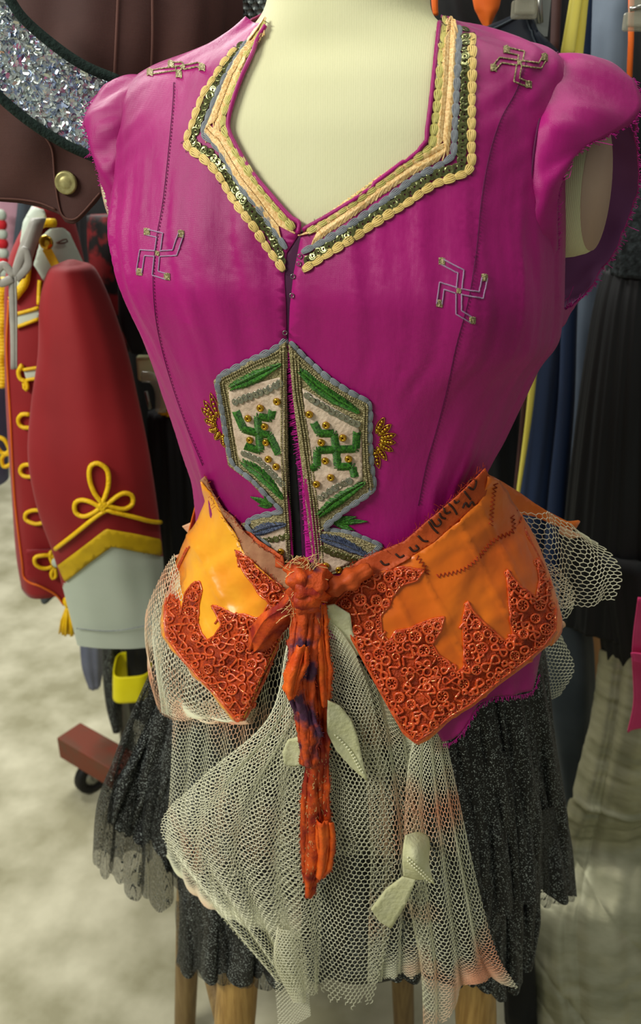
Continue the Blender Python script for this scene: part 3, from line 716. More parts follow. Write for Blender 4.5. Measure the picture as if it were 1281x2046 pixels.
for side, D in (('left', LN), ('right', RN)):
    nb = holder('neckline_border', top, 'border of gold, grey and sequin embroidery along the %s side of the neckline' % side)
    # pale backing the stitches sit on, just proud of the silk
    chain(D['lime'], 'gold_stitch', SM['lime_thread'], nb, 23, 15)
    herring(D['her'], 31, M['peach_thread'], 'herringbone_band', nb, step=3.6, slant=-1.9, r=.00062)
    chain(D['grey'], 'grey_cord', SM['grey_thread'], nb, 26, 12)
    seqrow(D['seq'], nb, SQ['seq'], 13, 16)
    chain(D['gold'], 'gold_stitch', SM['gold_thread'], nb, 24, 15)
    # couching threads
    b = Bag()
    for key, w in (('lime', 7), ('gold', 7), ('seq', 8)):
        q = resample(D[key], step=12, smooth=False); t = np.gradient(q, axis=0); t /= np.linalg.norm(t, axis=1)[:, None]+1e-9
        for i in range(len(q)):
            nn = np.array([-t[i, 1], t[i, 0]]); a = q[i]+nn*w+rng.normal(0, 1.5, 2); e = q[i]-nn*w+rng.normal(0, 1.5, 2); m_ = q[i]+rng.normal(0, 2, 2)
            b.add(*tube([fcast(*a, .0006)[0], fcast(*m_, .0022)[0], fcast(*e, .0006)[0]], .00028, 3, caps=False))
    b.build('couching_threads', M['black_thread'], nb, kind='stuff')

# ---- outlined hooked-cross embroideries on chest and shoulders
def outline_motif(arms, c, w, name, lab, lab2, seed=0):
    o = holder(name, top, lab); b = Bag()
    for arm in arms:
        pts = np.array([c]+arm, float); t = np.gradient(pts, axis=0)
        for sd in (-1, 1):
            off = []
            for i in range(len(pts)):
                if i == 0: d = pts[1]-pts[0]; d = d/np.linalg.norm(d); n = np.array([-d[1], d[0]])*sd*w; off.append(pts[0]+n+d*w)
                elif i == len(pts)-1: d = pts[-1]-pts[-2]; d = d/np.linalg.norm(d); off.append(pts[i]+np.array([-d[1], d[0]])*sd*w)
                else:
                    d1 = pts[i]-pts[i-1]; d1 = d1/np.linalg.norm(d1); d2 = pts[i+1]-pts[i]; d2 = d2/np.linalg.norm(d2)
                    n1 = np.array([-d1[1], d1[0]]); n2 = np.array([-d2[1], d2[0]]); m_ = n1+n2; m_ = m_/max(.8, np.dot(m_, n1)); off.append(pts[i]+m_*sd*w)
            q = resample(off, step=2.0, smooth=False)
            for i in range(0, len(q)-1):
                h1 = fcast(*q[i]); h2 = fcast(*q[i+1]); b.add(*tube([h1[0]+h1[1]*.0003, (h1[0]+h2[0])/2+h1[1]*.0009, h2[0]+h2[1]*.0003], .00056, 4, caps=False))
    b.build('outline_stitching', M['lilac_thread'] if seed < 2 else M['zari'], o, kind='stuff')
    for arm in arms+[[(c[0], c[1])]]:
        x, y = arm[-1]; b = Bag(); s = 6 if len(arm) > 1 else 4
        for k in range(int(s*1.6)):
            f = (k/(s*1.6)-.5)*2
            h1 = fcast(x-s, y+f*s*1.2); h2 = fcast(x+s, y+f*s*1.2+1.5); hm = fcast(x, y+f*s*1.2)
            b.add(*tube([h1[0]+h1[1]*.0002, hm[0]+hm[1]*.0012, h2[0]+h2[1]*.0002], .0005, 4, caps=False))
        b.build('metallic_patch', M['zari'], o, kind='stuff')
outline_motif([[(320, 470), (294, 464)], [(350, 505), (362, 468)], [(311, 546), (334, 553)], [(285, 505), (279, 544)]], (315, 507), 5.5, 'outline_motif', 'lilac outlined hooked-cross embroidery on the left chest', '', 0)
outline_motif([[(921, 543), (883, 523)], [(961, 590), (968, 556)], [(917, 624), (944, 640)], [(883, 571), (878, 607)]], (917, 582), 5.5, 'outline_motif', 'lilac outlined hooked-cross embroidery on the right chest', '', 1)
outline_motif([[(1042, 108), (1012, 101)], [(1078, 132), (1088, 116)], [(1032, 160), (1056, 170)], [(1000, 121), (986, 137)]], (1038, 127), 5, 'outline_motif', 'khaki outlined hooked-cross embroidery on the right shoulder', '', 2)
outline_motif([[(362, 129), (342, 130)], [(396, 130), (404, 136)], [(356, 138), (358, 150)], [(330, 141), (300, 146)]], (366, 136), 4, 'outline_motif', 'khaki outlined embroidery foreshortened on the left shoulder', '', 3)

# ---- waist medallions
def mz(x, y): return (380+x/2.669, 640+y/2.669)
def MZ(l): return [mz(*p) for p in l]
med_def = [
 dict(side='left', out=MZ([(524, 98), (430, 162), (330, 207), (240, 252), (142, 302), (160, 390), (178, 490), (202, 640), (222, 762), (340, 852), (430, 950), (500, 1012), (528, 1015), (531, 700)]),
      low=MZ([(500, 1012), (290, 1072), (335, 1132), (430, 1200), (470, 1270), (530, 1340), (552, 1330), (528, 1015)]),
      field=MZ([(206, 372), (490, 300), (505, 560), (498, 955), (262, 735), (235, 600)]), field2=MZ([(360, 1140), (505, 1100), (530, 1290), (470, 1240), (400, 1190)]),
      border=MZ([(524, 98), (430, 162), (330, 207), (240, 252), (142, 302), (160, 390), (178, 490), (202, 640), (222, 762), (340, 852), (430, 950), (495, 1015), (390, 1035), (290, 1072), (335, 1132), (430, 1200)]),
      g1=MZ([(222, 355), (300, 325), (380, 285), (478, 235)]), g2=MZ([(285, 750), (370, 810), (440, 880), (492, 940)]),
      s1=MZ([(245, 432), (340, 395), (420, 368), (482, 335)]), s2=MZ([(290, 705), (370, 745), (440, 810), (490, 870)]), s3=MZ([(380, 1180), (450, 1165), (515, 1150)]),
      bl=MZ([(340, 1130), (420, 1105), (505, 1085)]),
      beads=[(468, 427), (380, 462), (315, 517), (403, 560), (325, 632), (410, 645), (422, 735), (463, 775), (490, 1228)],
      cross=[[(368, 600), (362, 510), (432, 520), (440, 480)], [(368, 600), (425, 608), (472, 708)], [(368, 600), (378, 693), (300, 668)], [(368, 600), (288, 578), (248, 485)]],
      leaf=((430, 985), [(330, 940), (395, 915), (370, 985)]),
      petals=((172, 575), [(110, 385), (74, 425), (62, 465), (78, 525), (100, 585), (135, 635), (185, 675)])),
 dict(side='right', out=MZ([(537, 112), (602, 182), (722, 292), (860, 382), (963, 432), (957, 600), (965, 760), (985, 902), (850, 992), (700, 1110), (640, 1090), (610, 800), (560, 400)]),
      low=MZ([(700, 1110), (840, 1120), (1022, 1197), (930, 1272), (840, 1320), (740, 1350), (690, 1380), (670, 1300), (640, 1090)]),
      field=MZ([(600, 360), (890, 540), (915, 640), (920, 850), (690, 1010), (655, 900), (625, 600)]), field2=MZ([(695, 1200), (880, 1280), (760, 1340), (700, 1340)]),
      border=MZ([(537, 112), (602, 182), (722, 292), (860, 382), (963, 432), (957, 600), (965, 760), (985, 902), (850, 992), (705, 1110), (850, 1125), (1022, 1197), (930, 1272)]),
      g1=MZ([(590, 270), (680, 350), (780, 420), (895, 482)]), g2=MZ([(690, 1035), (760, 975), (850, 915), (925, 865)]),
      s1=MZ([(625, 400), (700, 450), (790, 500), (890, 550)]), s2=MZ([(695, 945), (770, 895), (850, 855)]), s3=MZ([(705, 1215), (780, 1245), (870, 1275)]),
      bl=MZ([(700, 1155), (800, 1185), (940, 1245)]),
      beads=[(640, 495), (728, 553), (703, 645), (817, 620), (724, 743), (847, 732), (753, 833), (677, 868), (727, 1303), (797, 1326)],
      cross=[[(780, 685), (768, 600), (690, 600), (662, 545)], [(780, 685), (885, 682), (890, 595)], [(780, 685), (788, 778), (865, 775), (878, 828)], [(780, 685), (678, 690), (678, 775), (650, 785)]],
      leaf=((765, 1075), [(940, 1070), (880, 1045), (870, 1115), (800, 1040)]),
      petals=((972, 640), [(1035, 515), (1072, 552), (1098, 605), (1096, 650), (1082, 695), (1048, 745), (1008, 788)]))]
def fc2(x, y, off=0):
    h = cast(FB, x, y) or cast(BB, x, y)
    return h[0]+h[1]*off, h[1]
MB = {}
for D in med_def:
    side = D['side']
    md = holder('medallion', top, 'embroidered hexagonal half medallion at the waist, %s of the opening' % side)
    allV = []; allT = []; n = 0
    for key in ('out', 'low'):
        V, T = castpanel(BB, D[key], 5, G+.0016, cx=600, cy=800); mk('braid_ground', V, T, M['zari'], md, thick=.0012); allV.append(V); allT.append(T+n); n += len(V)
    mb = bvh_of(np.vstack(allV), np.vstack(allT))
    def mc(x, y, off=0, mb=mb):
        h = cast(mb, x, y) or cast(FB, x, y) or cast(BB, x, y); return h[0]+h[1]*off, h[1]
    for key in ('field', 'field2'):
        V, T = castpanel(mb, D[key], 4.5, .0009, cx=600, cy=800, disp=lambda x, y: .0006*math.sin(x*.45)*math.sin(y*.4+x*.1)); mk('quilted_field', V, T, M['cream_field'], md, thick=.0008)
    chain(D['border'], 'grey_cord', SM['grey_thread'], md, 22, 13, lift=.0012, cfn=mc)
    # braid loops along the straight edge
    b = Bag()
    e = [p for p in (cfL if side == 'left' else cfR)[3 if side == 'left' else 3:]]
    sg = -1 if side == 'left' else 1
    for dx in (3, 9, 15):
        q = resample([(x+sg*dx, y) for x, y in e if y > 685], step=4.5, smooth=False)
        for i in range(len(q)-1):
            p, nn = mc(*q[i]); p2, _ = mc(*q[i+1]); b.add(*ball((p+p2)/2+nn*.0009, np.array([[0, 0, .0013], [.0012, 0, 0], [0, .0011, 0]]), 6, 4))
    # second line following the outside
    ins = [(x+(6 if side == 'left' else -6), y+6) for x, y in D['border'][:10]]
    for dd in (0, 6):
        q = resample([(x+(dd if side == 'left' else -dd), y+dd*.6) for x, y in ins], step=4.5, smooth=False)
        for i in range(len(q)-1):
            p, nn = mc(*q[i]); p2, _ = mc(*q[i+1]); b.add(*ball((p+p2)/2+nn*.0007, np.array([[0, 0, .0012], [.0012, 0, 0], [0, .0010, 0]]), 6, 4))
    b.build('metal_braid', M['zari'], md, kind='stuff')
    for key in ('g1', 'g2'): herring(D[key], 24, M['green_thread'], 'leaf_stitching', md, step=3.2, slant=1.7, r=.00058, cfn=mc, lift=.0016, taper=True, label='green')
    herring(D['bl'], 22, M['blue_thread'], 'leaf_stitching', md, step=3.2, slant=1.6, r=.00058, cfn=mc, lift=.0018, taper=True, label='slate blue')
    for key, k in (('s1', 'seq_grey'), ('s2', 'seq_grey'), ('s3', 'seq')): seqrow(D[key], md, SQ[k], 11, 15, lift=.0012, cfn=mc)
    for p in D['beads']:
        x, y = mz(*p); q, nn = mc(x, y); t = np.cross(nn, [0, 0, 1.]); t /= np.linalg.norm(t); s = np.cross(nn, t); d = 15*PXM
        inst('bead', BM, md, q+nn*.0008, np.stack([t*d, s*d, nn*d], 1))
    b = Bag()
    for arm in D['cross']:
        q = resample(MZ(arm), step=2.3, smooth=False); t = np.gradient(q, axis=0); t /= np.linalg.norm(t, axis=1)[:, None]+1e-9
        for i in range(len(q)):
            nn = np.array([-t[i, 1], t[i, 0]])*7.5; a = q[i]+nn; e2 = q[i]-nn+t[i]*1.5
            pa, n1 = mc(*a); pm, n2 = mc(*q[i]); pe, n3 = mc(*e2)
            b.add(*tube([pa+n1*.0008, pm+n2*.0028, pe+n3*.0008], .00062, 5, caps=False))
    b.build('green_cross', M['green_thread'], md, kind='stuff', label='raised green satin-stitched hooked cross')
    b = Bag(); c, tips = D['leaf']; c = mz(*c)
    for tp in tips:
        tp = mz(*tp); q = resample([c, tp], step=2.2, smooth=False); t = (np.array(tp)-c)/np.linalg.norm(np.array(tp)-c); nn0 = np.array([-t[1], t[0]])
        for i, z_ in enumerate(q):
            w = 6*math.sin(math.pi*min(.97, (i+1.5)/(len(q)+1)))
            for sd in (-1, 1):
                e2 = z_+nn0*sd*w-t*3; pa, n1 = mc(*(z_+t*2)); pe, n3 = mc(*e2); b.add(*tube([pa+n1*.0009, (pa+pe)/2+n1*.0016, pe+n3*.0004], .0006, 4, caps=False))
    b.build('leaf_sprig', M['green_thread'], md, kind='stuff', label='small green sprig beside the medallion')
    c, tips = D['petals']; c = mz(*c)
    sb = holder('sunburst', md if False else top, 'half sunburst of gold bead petals on the %s edge of the medallion' % side)
    for tp in tips:
        tp = np.array(mz(*tp)); base = np.array(c)+(tp-c)*.30; t = (tp-base)/np.linalg.norm(tp-base); nn0 = np.array([-t[1], t[0]]); L = np.linalg.norm(tp-base); W_ = 6.0; b = Bag()
        loop = [base+t*L*f+nn0*W_*math.sin(math.pi*f)**.8*(1) for f in np.linspace(0, 1, 8)]+[base+t*L*f-nn0*W_*math.sin(math.pi*f)**.8 for f in np.linspace(.9, .1, 7)]
        b.add(*tube(np.array([mc(x, y, .0007)[0] for x, y in loop]), .0005, 5, closed=True))
        for f in (.2, .38, .56, .74):
            p, nn = mc(*(base+t*L*f)); a3, _ = mc(*(base+t*(L*f+1))); u, s, nn, _ = frame(p, a3, nn)
            b.add(*ball(p+nn*.0010, np.stack([u*.0017, s*.0020*(1.25-f*.7), nn*.0016]), 8, 5))
        b.build('bead_petal', M['gold_metal'], sb, kind='stuff')
# ---------------------------------------------------------------- orange hip belt
hl = [(780, 400), (930, 412), (1000, 404), (1060, 388), (1110, 366), (1165, 343), (1210, 330), (1280, 334), (1350, 338), (1450, 345), (1600, 350)]
hr = [(780, 1000), (930, 966), (1000, 1000), (1060, 1052), (1100, 1072), (1160, 1094), (1230, 1113), (1300, 1112), (1380, 1104), (1450, 1098), (1600, 1090)]
HIP = Body(hl, hr, [(780, .100), (930, .100), (1000, .108), (1100, .132), (1250, .158), (1400, .172), (1600, .180)], .05, .05, e=.92)
HIP.a = np.maximum(HIP.a, np.interp(HIP.z, BODY.z, BODY.a)+.017); HIP.b = np.maximum(HIP.b, np.interp(HIP.z, BODY.z, BODY.b)+.013)
hV, hF = HIP.mesh(180, 160); HB = bvh_of(hV, hF)
def hy(px, py):
    h = cast(HB, px, py, 700, 1250); return h[0][1]
def hcast(x, y, off=0):
    h = cast(HB, x, y, 700, 1250); return h[0]+h[1]*off, h[1]
hipb = thing('hip_belt', (HIP.cx[300], YC, HIP.z0+.05), 'orange satin hip belt, left side painted lighter as lit, with burnt orange lace flaps, knotted in front', 'belt')
def vn1(x, s):
    i = math.floor(x); f = x-i; f = f*f*(3-2*f); h = lambda k: math.modf(abs(math.sin(k*127.1+s*311.7)*43758.5453))[0]
    return (h(i)*(1-f)+h(i+1)*f)*2-1
def crease(x, y, s=0): return max(-.002, .001+crease0(x, y, s))
def crease0(x, y, s=0): return .0045*vn1((x+y*.4)/46, s)*vn1((y-x*.3)/70, s+1)+.0016*vn1((x*.6+y)/24, s+2)+.003*(1-abs(vn1((x-.5*y)/60, s+3)))**6
def Z4(sx, ox, oy): return lambda l: [(ox+x/sx, oy+y/sx) for x, y in l]
z2 = Z4(2.785, 260, 920); z3 = Z4(1.998, 640, 920)
panL = z2([(416, 105), (470, 180), (530, 290), (600, 400), (640, 500), (700, 560), (790, 650), (905, 760), (930, 820), (880, 900), (760, 1190), (690, 1340), (640, 1440), (590, 1440), (560, 1400), (480, 1300), (380, 1205), (300, 1110), (240, 1050), (205, 980), (195, 900), (200, 790), (240, 690), (270, 590), (320, 490), (390, 330), (430, 220)])
panR = z3([(12, 560), (150, 480), (250, 440), (350, 390), (450, 325), (540, 240), (640, 140), (656, 48), (700, 70), (760, 190), (800, 250), (850, 350), (905, 460), (938, 570), (935, 680), (895, 735), (800, 815), (700, 890), (600, 975), (520, 1020), (440, 1085), (385, 1122), (335, 1085), (290, 1010), (250, 940), (200, 845), (150, 750), (100, 655), (50, 590)])
LVv, LT = castpanel(HB, panL, 7, .004, cx=500, cy=1250, disp=lambda x, y: crease(x, y, 1)); mk('left_flap', LVv, LT, M['amber'], hipb, thick=.0016, label='orange satin flap pointing down on the left, painted lighter as lit')
RVv, RT_ = castpanel(HB, panR, 7, .004, cx=800, cy=1250, disp=lambda x, y: crease(x, y, 2)); mk('right_flap', RVv, RT_, M['orange'], hipb, thick=.0016, label='orange satin flap pointing down on the right')
bpy_back, _bf = HIP.mesh(90, 60, .003, HIP.z0+.001, P(640, 960, YC)[2])
PB = bvh_of(np.vstack([LVv, RVv]), np.vstack([LT, RT_+len(LVv)]))
CB = bvh_of(np.vstack([LVv, RVv, hV]), [np.vstack([LT, RT_+len(LVv)]), hF+len(LVv)+len(RVv)])
def pc(x, y, off=0):
    h = cast(PB, x, y) or cast(HB, x, y, 700, 1250); return h[0]+h[1]*off, h[1]
# belt running round the back of the form
zt_, zb_ = P(640, 965, YC+.05)[2], P(640, 1150, YC+.05)[2]
T_, Z_ = np.meshgrid(np.linspace(1.35, 2*math.pi-1.35, 80), np.linspace(zb_, zt_, 20), indexing='ij')
mk('back_band', HIP.pos(T_.ravel(), Z_.ravel(), .003+.003*np.sin(9*T_.ravel())), gridf(80, 20), M['orange'], hipb, thick=.0016)
# printed waistband, frayed top edges
wb = z3([(6, 505), (60, 478), (100, 440), (160, 395), (250, 355), (330, 322), (400, 258), (460, 205), (520, 155), (590, 85), (650, 22), (668, 60), (645, 140), (540, 245), (450, 325), (350, 392), (250, 445), (150, 482), (40, 560), (6, 570)])
WV, WT = castpanel(CB, wb, 6, .0035, cx=800, cy=1200, disp=lambda x, y: .0012*vn1(x/19, 7)); wbo = mk('waistband', WV, WT, M['band'], hipb, thick=.0012, label='rust waistband strip printed with dark motifs')
WB = bvh_of(WV, WT)
def wc(x, y, off=0):
    h = cast(WB, x, y) or cast(PB, x, y) or cast(HB, x, y, 700, 1250); return h[0]+h[1]*off, h[1]
def ccurve(path, r, step=4, off=.0006, cfn=pc, sides=6, closed=False, smooth=True):
    q = resample(path, step=step, smooth=smooth, closed=closed); return tube(np.array([cfn(x, y, off)[0] for x, y in q]), r, sides, closed=closed)
b = Bag()
for l in ([(490, 180), (500, 210), (520, 205)], [(470, 195), (482, 225), (500, 232)], [(510, 170), (530, 190), (545, 215)], [(565, 110), (580, 130), (600, 155)], [(590, 105), (612, 115), (622, 85), (608, 72), (590, 88)],
          [(430, 240), (450, 270), (470, 290)], [(440, 235), (462, 262), (482, 250), (470, 232)], [(390, 300), (410, 320), (430, 322)], [(355, 345), (372, 362), (392, 352), (380, 338)], [(300, 372), (318, 386), (335, 378)], [(240, 400), (256, 416), (275, 412)], [(568, 190), (580, 168), (592, 186), (604, 164), (614, 178)], [(530, 150), (540, 170), (555, 160)]):
    b.add(*ccurve(z3(l), .0011, 3, .0002, wc, 5))
b.build('printed_motifs', M['ink'], wbo, kind='stuff')
fl = z2([(400, 105), (430, 75), (470, 170), (540, 270), (600, 330), (660, 400), (740, 480), (820, 530), (900, 610), (905, 690), (880, 720), (800, 655), (700, 560), (660, 530), (640, 480), (600, 400), (530, 300), (460, 190)])
LN_V, LN_T = castpanel(CB, fl, 6, .004, cx=560, cy=1200, disp=lambda x, y: .0022*vn1(x/15, 3)); mk('frayed_lining', LN_V, LN_T, M['sand'], hipb, thick=.001, label='sandy frayed lining folded over the left waist edge')
fo = z2([(600, 380), (680, 400), (770, 480), (860, 530), (870, 600), (800, 590), (720, 520), (650, 450)])
V, T = castpanel(CB, fo, 6, .002, cx=560, cy=1200, disp=lambda x, y: .002*vn1(x/13, 4)); mk('inner_waist_fold', V, T, M['band'], hipb, thick=.001)
b = Bag()
for path, cfn in ((z3([(60, 478), (160, 395), (250, 355), (330, 322), (400, 258), (520, 155), (650, 22)]), wc), (z2([(430, 75), (470, 170), (540, 270), (600, 330), (660, 400), (740, 480), (820, 530), (900, 610)]), pc), (z2([(460, 190), (530, 300), (640, 480), (700, 560), (880, 720)]), pc)):
    for x, y in resample(path, step=2.2):
        p, n = cfn(x, y, .004 if cfn is pc else .001); e = p+rng.normal(0, .0022, 3)+[0, -.001, .0012]; b.add(*tube([p, e], .00028, 3, caps=False))
b.build('frayed_threads', M['rust_edge'], hipb, kind='stuff')
# ---- lace appliques
lz = {'left': [z2([(588, 500), (650, 535), (720, 600), (800, 668), (860, 700), (905, 760), (900, 860), (830, 830), (780, 800), (760, 775), (720, 745), (690, 690), (650, 640), (625, 600), (608, 550)]),
               z2([(205, 800), (240, 720), (275, 760), (285, 860), (310, 740), (345, 690), (390, 672), (403, 720), (385, 800), (380, 900), (400, 960), (430, 1000), (470, 980), (510, 915), (480, 850), (455, 805), (520, 822), (575, 858), (640, 855), (700, 878), (735, 870), (770, 800), (850, 830), (895, 870), (850, 980), (760, 1190), (690, 1340), (640, 1436), (592, 1436), (562, 1398), (480, 1296), (380, 1200), (300, 1106), (215, 990), (198, 900)])],
      'right': [z3([(60, 575), (100, 530), (160, 480), (230, 440), (330, 425), (370, 432), (415, 436), (385, 478), (320, 500), (290, 540), (275, 580), (240, 620), (245, 690), (275, 722), (300, 680), (350, 672), (400, 650), (450, 632), (496, 624), (480, 680), (445, 730), (470, 775), (510, 800), (540, 850), (575, 825), (572, 740), (568, 640), (585, 560), (612, 605), (655, 650), (700, 690), (735, 720), (770, 700), (758, 640), (752, 560), (743, 435), (775, 480), (810, 510), (860, 548), (872, 480), (862, 390), (908, 466), (938, 572), (934, 678), (895, 733), (800, 812), (700, 887), (600, 972), (520, 1017), (440, 1082), (385, 1118), (337, 1082), (290, 1008), (250, 938), (200, 843), (150, 748), (100, 653)])]}
def lace(poly, nm, lab, seed):
    rg = random.Random(seed); pcx = sum(p[0] for p in poly)/len(poly)
    V, T = castpanel(PB, poly, 5, .0012, cx=pcx, cy=1290, disp=lambda x, y: .0005*math.sin(x*.9)*math.sin(y*.8)); o = mk(nm, V, T, M['lace_base'], hipb, thick=.0012, label=lab)
    lb = bvh_of(V, T)
    def lc(x, y, off=0):
        h = cast(lb, x, y) or cast(PB, x, y) or cast(HB, x, y, 700, 1250); return h[0]+h[1]*off, h[1]
    pa = np.array(poly); x0, y0 = pa.min(0); x1, y1 = pa.max(0); pts = []; big = Bag(); cr = .00115
    for tr in range(9000):
        x, y = rg.uniform(x0, x1), rg.uniform(y0, y1)
        rad = 13 if tr < 1500 else 7.4
        if any((x-a)**2+(y-b_)**2 < (rad+c_)**2*.86 for a, b_, c_ in pts): continue
        ring = [(x+rad*math.cos(t), y+rad*math.sin(t)) for t in np.linspace(0, 6.28, 9)]
        if not inpoly(np.array([r[0] for r in ring]), np.array([r[1] for r in ring]), pa).all(): continue
        pts.append((x, y, rad))
    for x, y, rad in pts:
        a0 = rg.uniform(0, 6.28); ty = rg.random(); S = rg.uniform(.85, 1.15)
        if rad > 10:
            S *= 1.35
            if ty < .5:
                for k in range(7): big.add(*tube(np.array([lc(x+10*math.cos(a0+k*.9+t*.35)*abs(t)**.5, y+10*math.sin(a0+k*.9+t*.35)*abs(t)**.5, .0008)[0] for t in (.1, .5, 1)]), cr*.7, 5))
                ty = .1
        if ty < .3: q = [(x+7.5*S*math.cos(t+a0), y+7.5*S*math.sin(t+a0)) for t in np.linspace(0, 6.28, 13)[:-1]]; cl = True
        elif ty < .55: q = [(x+(2+1.15*t)*S*math.cos(t+a0), y+(2+1.15*t)*S*math.sin(t+a0)) for t in np.linspace(0, 7.4, 18)]; cl = False
        elif ty < .8:
            q = [(x+S*(13*math.sin(t)*math.cos(a0)-5.5*math.sin(2*t)*math.sin(a0)), y+S*(13*math.sin(t)*math.sin(a0)+5.5*math.sin(2*t)*math.cos(a0))) for t in np.linspace(0, 6.28, 19)[:-1]]; cl = True
        else: q = [(x+S*(t*math.cos(a0)-6*math.sin(t*.3)*math.sin(a0)), y+S*(t*math.sin(a0)+6*math.sin(t*.3)*math.cos(a0))) for t in np.linspace(-15, 15, 13)]; cl = False
        big.add(*tube(np.array([lc(u, v, .0008+.0006*rg.random())[0] for u, v in q]), cr*rg.uniform(.85, 1.3), 6, closed=cl))
        if ty < .3 and rg.random() < .6: p, n = lc(x, y, .0006); big.add(*ball(p, np.eye(3)*.0012, 6, 4))
    big.build('raised_cording', M['lace_cord'], o, kind='stuff')
    # edge cords: one smooth, one of little scallops
    e = Bag(); q = resample(poly, step=4, closed=True, smooth=False); c = pa.mean(0)
    e.add(*tube(np.array([lc(u, v, .0008)[0] for u, v in q]), .0012, 6, closed=True))
    q = resample(poly, step=8.5, closed=True, smooth=False); t = np.roll(q, -1, 0)-np.roll(q, 1, 0); t /= np.linalg.norm(t, axis=1)[:, None]; nn = np.stack([-t[:, 1], t[:, 0]], 1)
    ar = np.sum((q[:, 0]*np.roll(q[:, 1], -1)-q[:, 1]*np.roll(q[:, 0], -1))); sg = 1 if ar > 0 else -1
    for i in range(len(q)):
        s = q[i]+nn[i]*sg*6; e.add(*tube(np.array([lc(s[0]+3.6*math.cos(k), s[1]+3.6*math.sin(k), .0006)[0] for k in np.linspace(0, 5.6, 7)]), .0007, 5, caps=False))
    e.build('edge_cording', M['lace_cord'], o, kind='stuff')
    return o
lace(lz['left'][0], 'lace_applique', 'small curling lace tendril on the left flap', 11)
lace(lz['left'][1], 'lace_applique', 'large flame-shaped lace along the left flap point', 12)
lace(lz['right'][0], 'lace_applique', 'large flame-shaped lace along the right flap point', 13)
# piped edges of the flaps and zigzag seams
for path in (z2([(905, 800), (880, 900), (760, 1190), (690, 1340), (640, 1440), (590, 1442), (480, 1302), (300, 1112), (205, 980), (195, 900), (200, 790), (270, 590), (320, 490)]), z3([(20, 565), (100, 655), (200, 845), (290, 1010), (335, 1087), (385, 1124), (440, 1087), (520, 1022), (700, 892), (895, 737), (935, 680), (938, 570), (905, 460), (850, 350), (800, 250)])):
    for k, rr in ((0, .0013), (5, .0008)):
        V, F = ccurve([(x+(0 if k == 0 else (5 if x < 560 else -4)), y-k) for x, y in path], rr, 5, .0012, smooth=False); mk('edge_piping', V, F, M['lace_cord'], hipb)
for zz in (z3([(700, 90), (690, 150), (680, 260)]), z3([(385, 385), (420, 430), (425, 455)]), z3([(465, 462), (560, 440), (620, 400), (680, 330), (720, 305), (770, 280), (765, 220)]), z3([(790, 205), (820, 185), (850, 200)])):
    q = resample(zz, step=4.2); t = np.gradient(q, axis=0); t /= np.linalg.norm(t, axis=1)[:, None]; q = q+np.stack([-t[:, 1], t[:, 0]], 1)*(4*np.where(np.arange(len(q)) % 2, 1, -1))[:, None]
    mk('zigzag_seam', *tube(np.array([pc(x, y, .0006)[0] for x, y in q]), .0006, 4), M['rust_edge'], hipb)
# side flare flying out on the right, with its torn points
def card(outline, Yf, step, bend, m, name, parent, thick=.0015, label=None, smooth_out=False, **k):
    o = resample(outline, step=step, closed=True, smooth=smooth_out); V2, T = trif(o, step)
    V = np.array([P(x, y, Yf(x, y)+bend(x, y)) for x, y in V2]); return mk(name, V, T[:, ::-1], m, parent, thick=thick, label=label, **k), (V, T[:, ::-1])
card(z3([(655, 48), (720, 80), (800, 130), (880, 188), (990, 245), (1042, 238), (1022, 272), (990, 285), (940, 260), (860, 225), (800, 215), (765, 222), (720, 200), (660, 120)]), lambda x, y: .80+(x-960)*.0004, 8, lambda x, y: .006*vn1(x/28, 5)+.003*vn1(y/14, 6), M['orange'], 'side_flare', hipb, label='crumpled orange side point sticking out on the right')
card(z3([(960, 262), (1056, 305), (1000, 312), (950, 290)]), lambda x, y: .86, 6, lambda x, y: .002*vn1(x/10, 5), M['peach_felt'], 'torn_point', hipb, label='peach torn point below the side flare')
def vna0(x, sd):
    i = np.floor(x); f = x-i; f = f*f*(3-2*f); h = lambda k: np.modf(np.abs(np.sin(k*127.1+sd*311.7)*43758.5453))[0]; return (h(i)*(1-f)+h(i+1)*f)*2-1
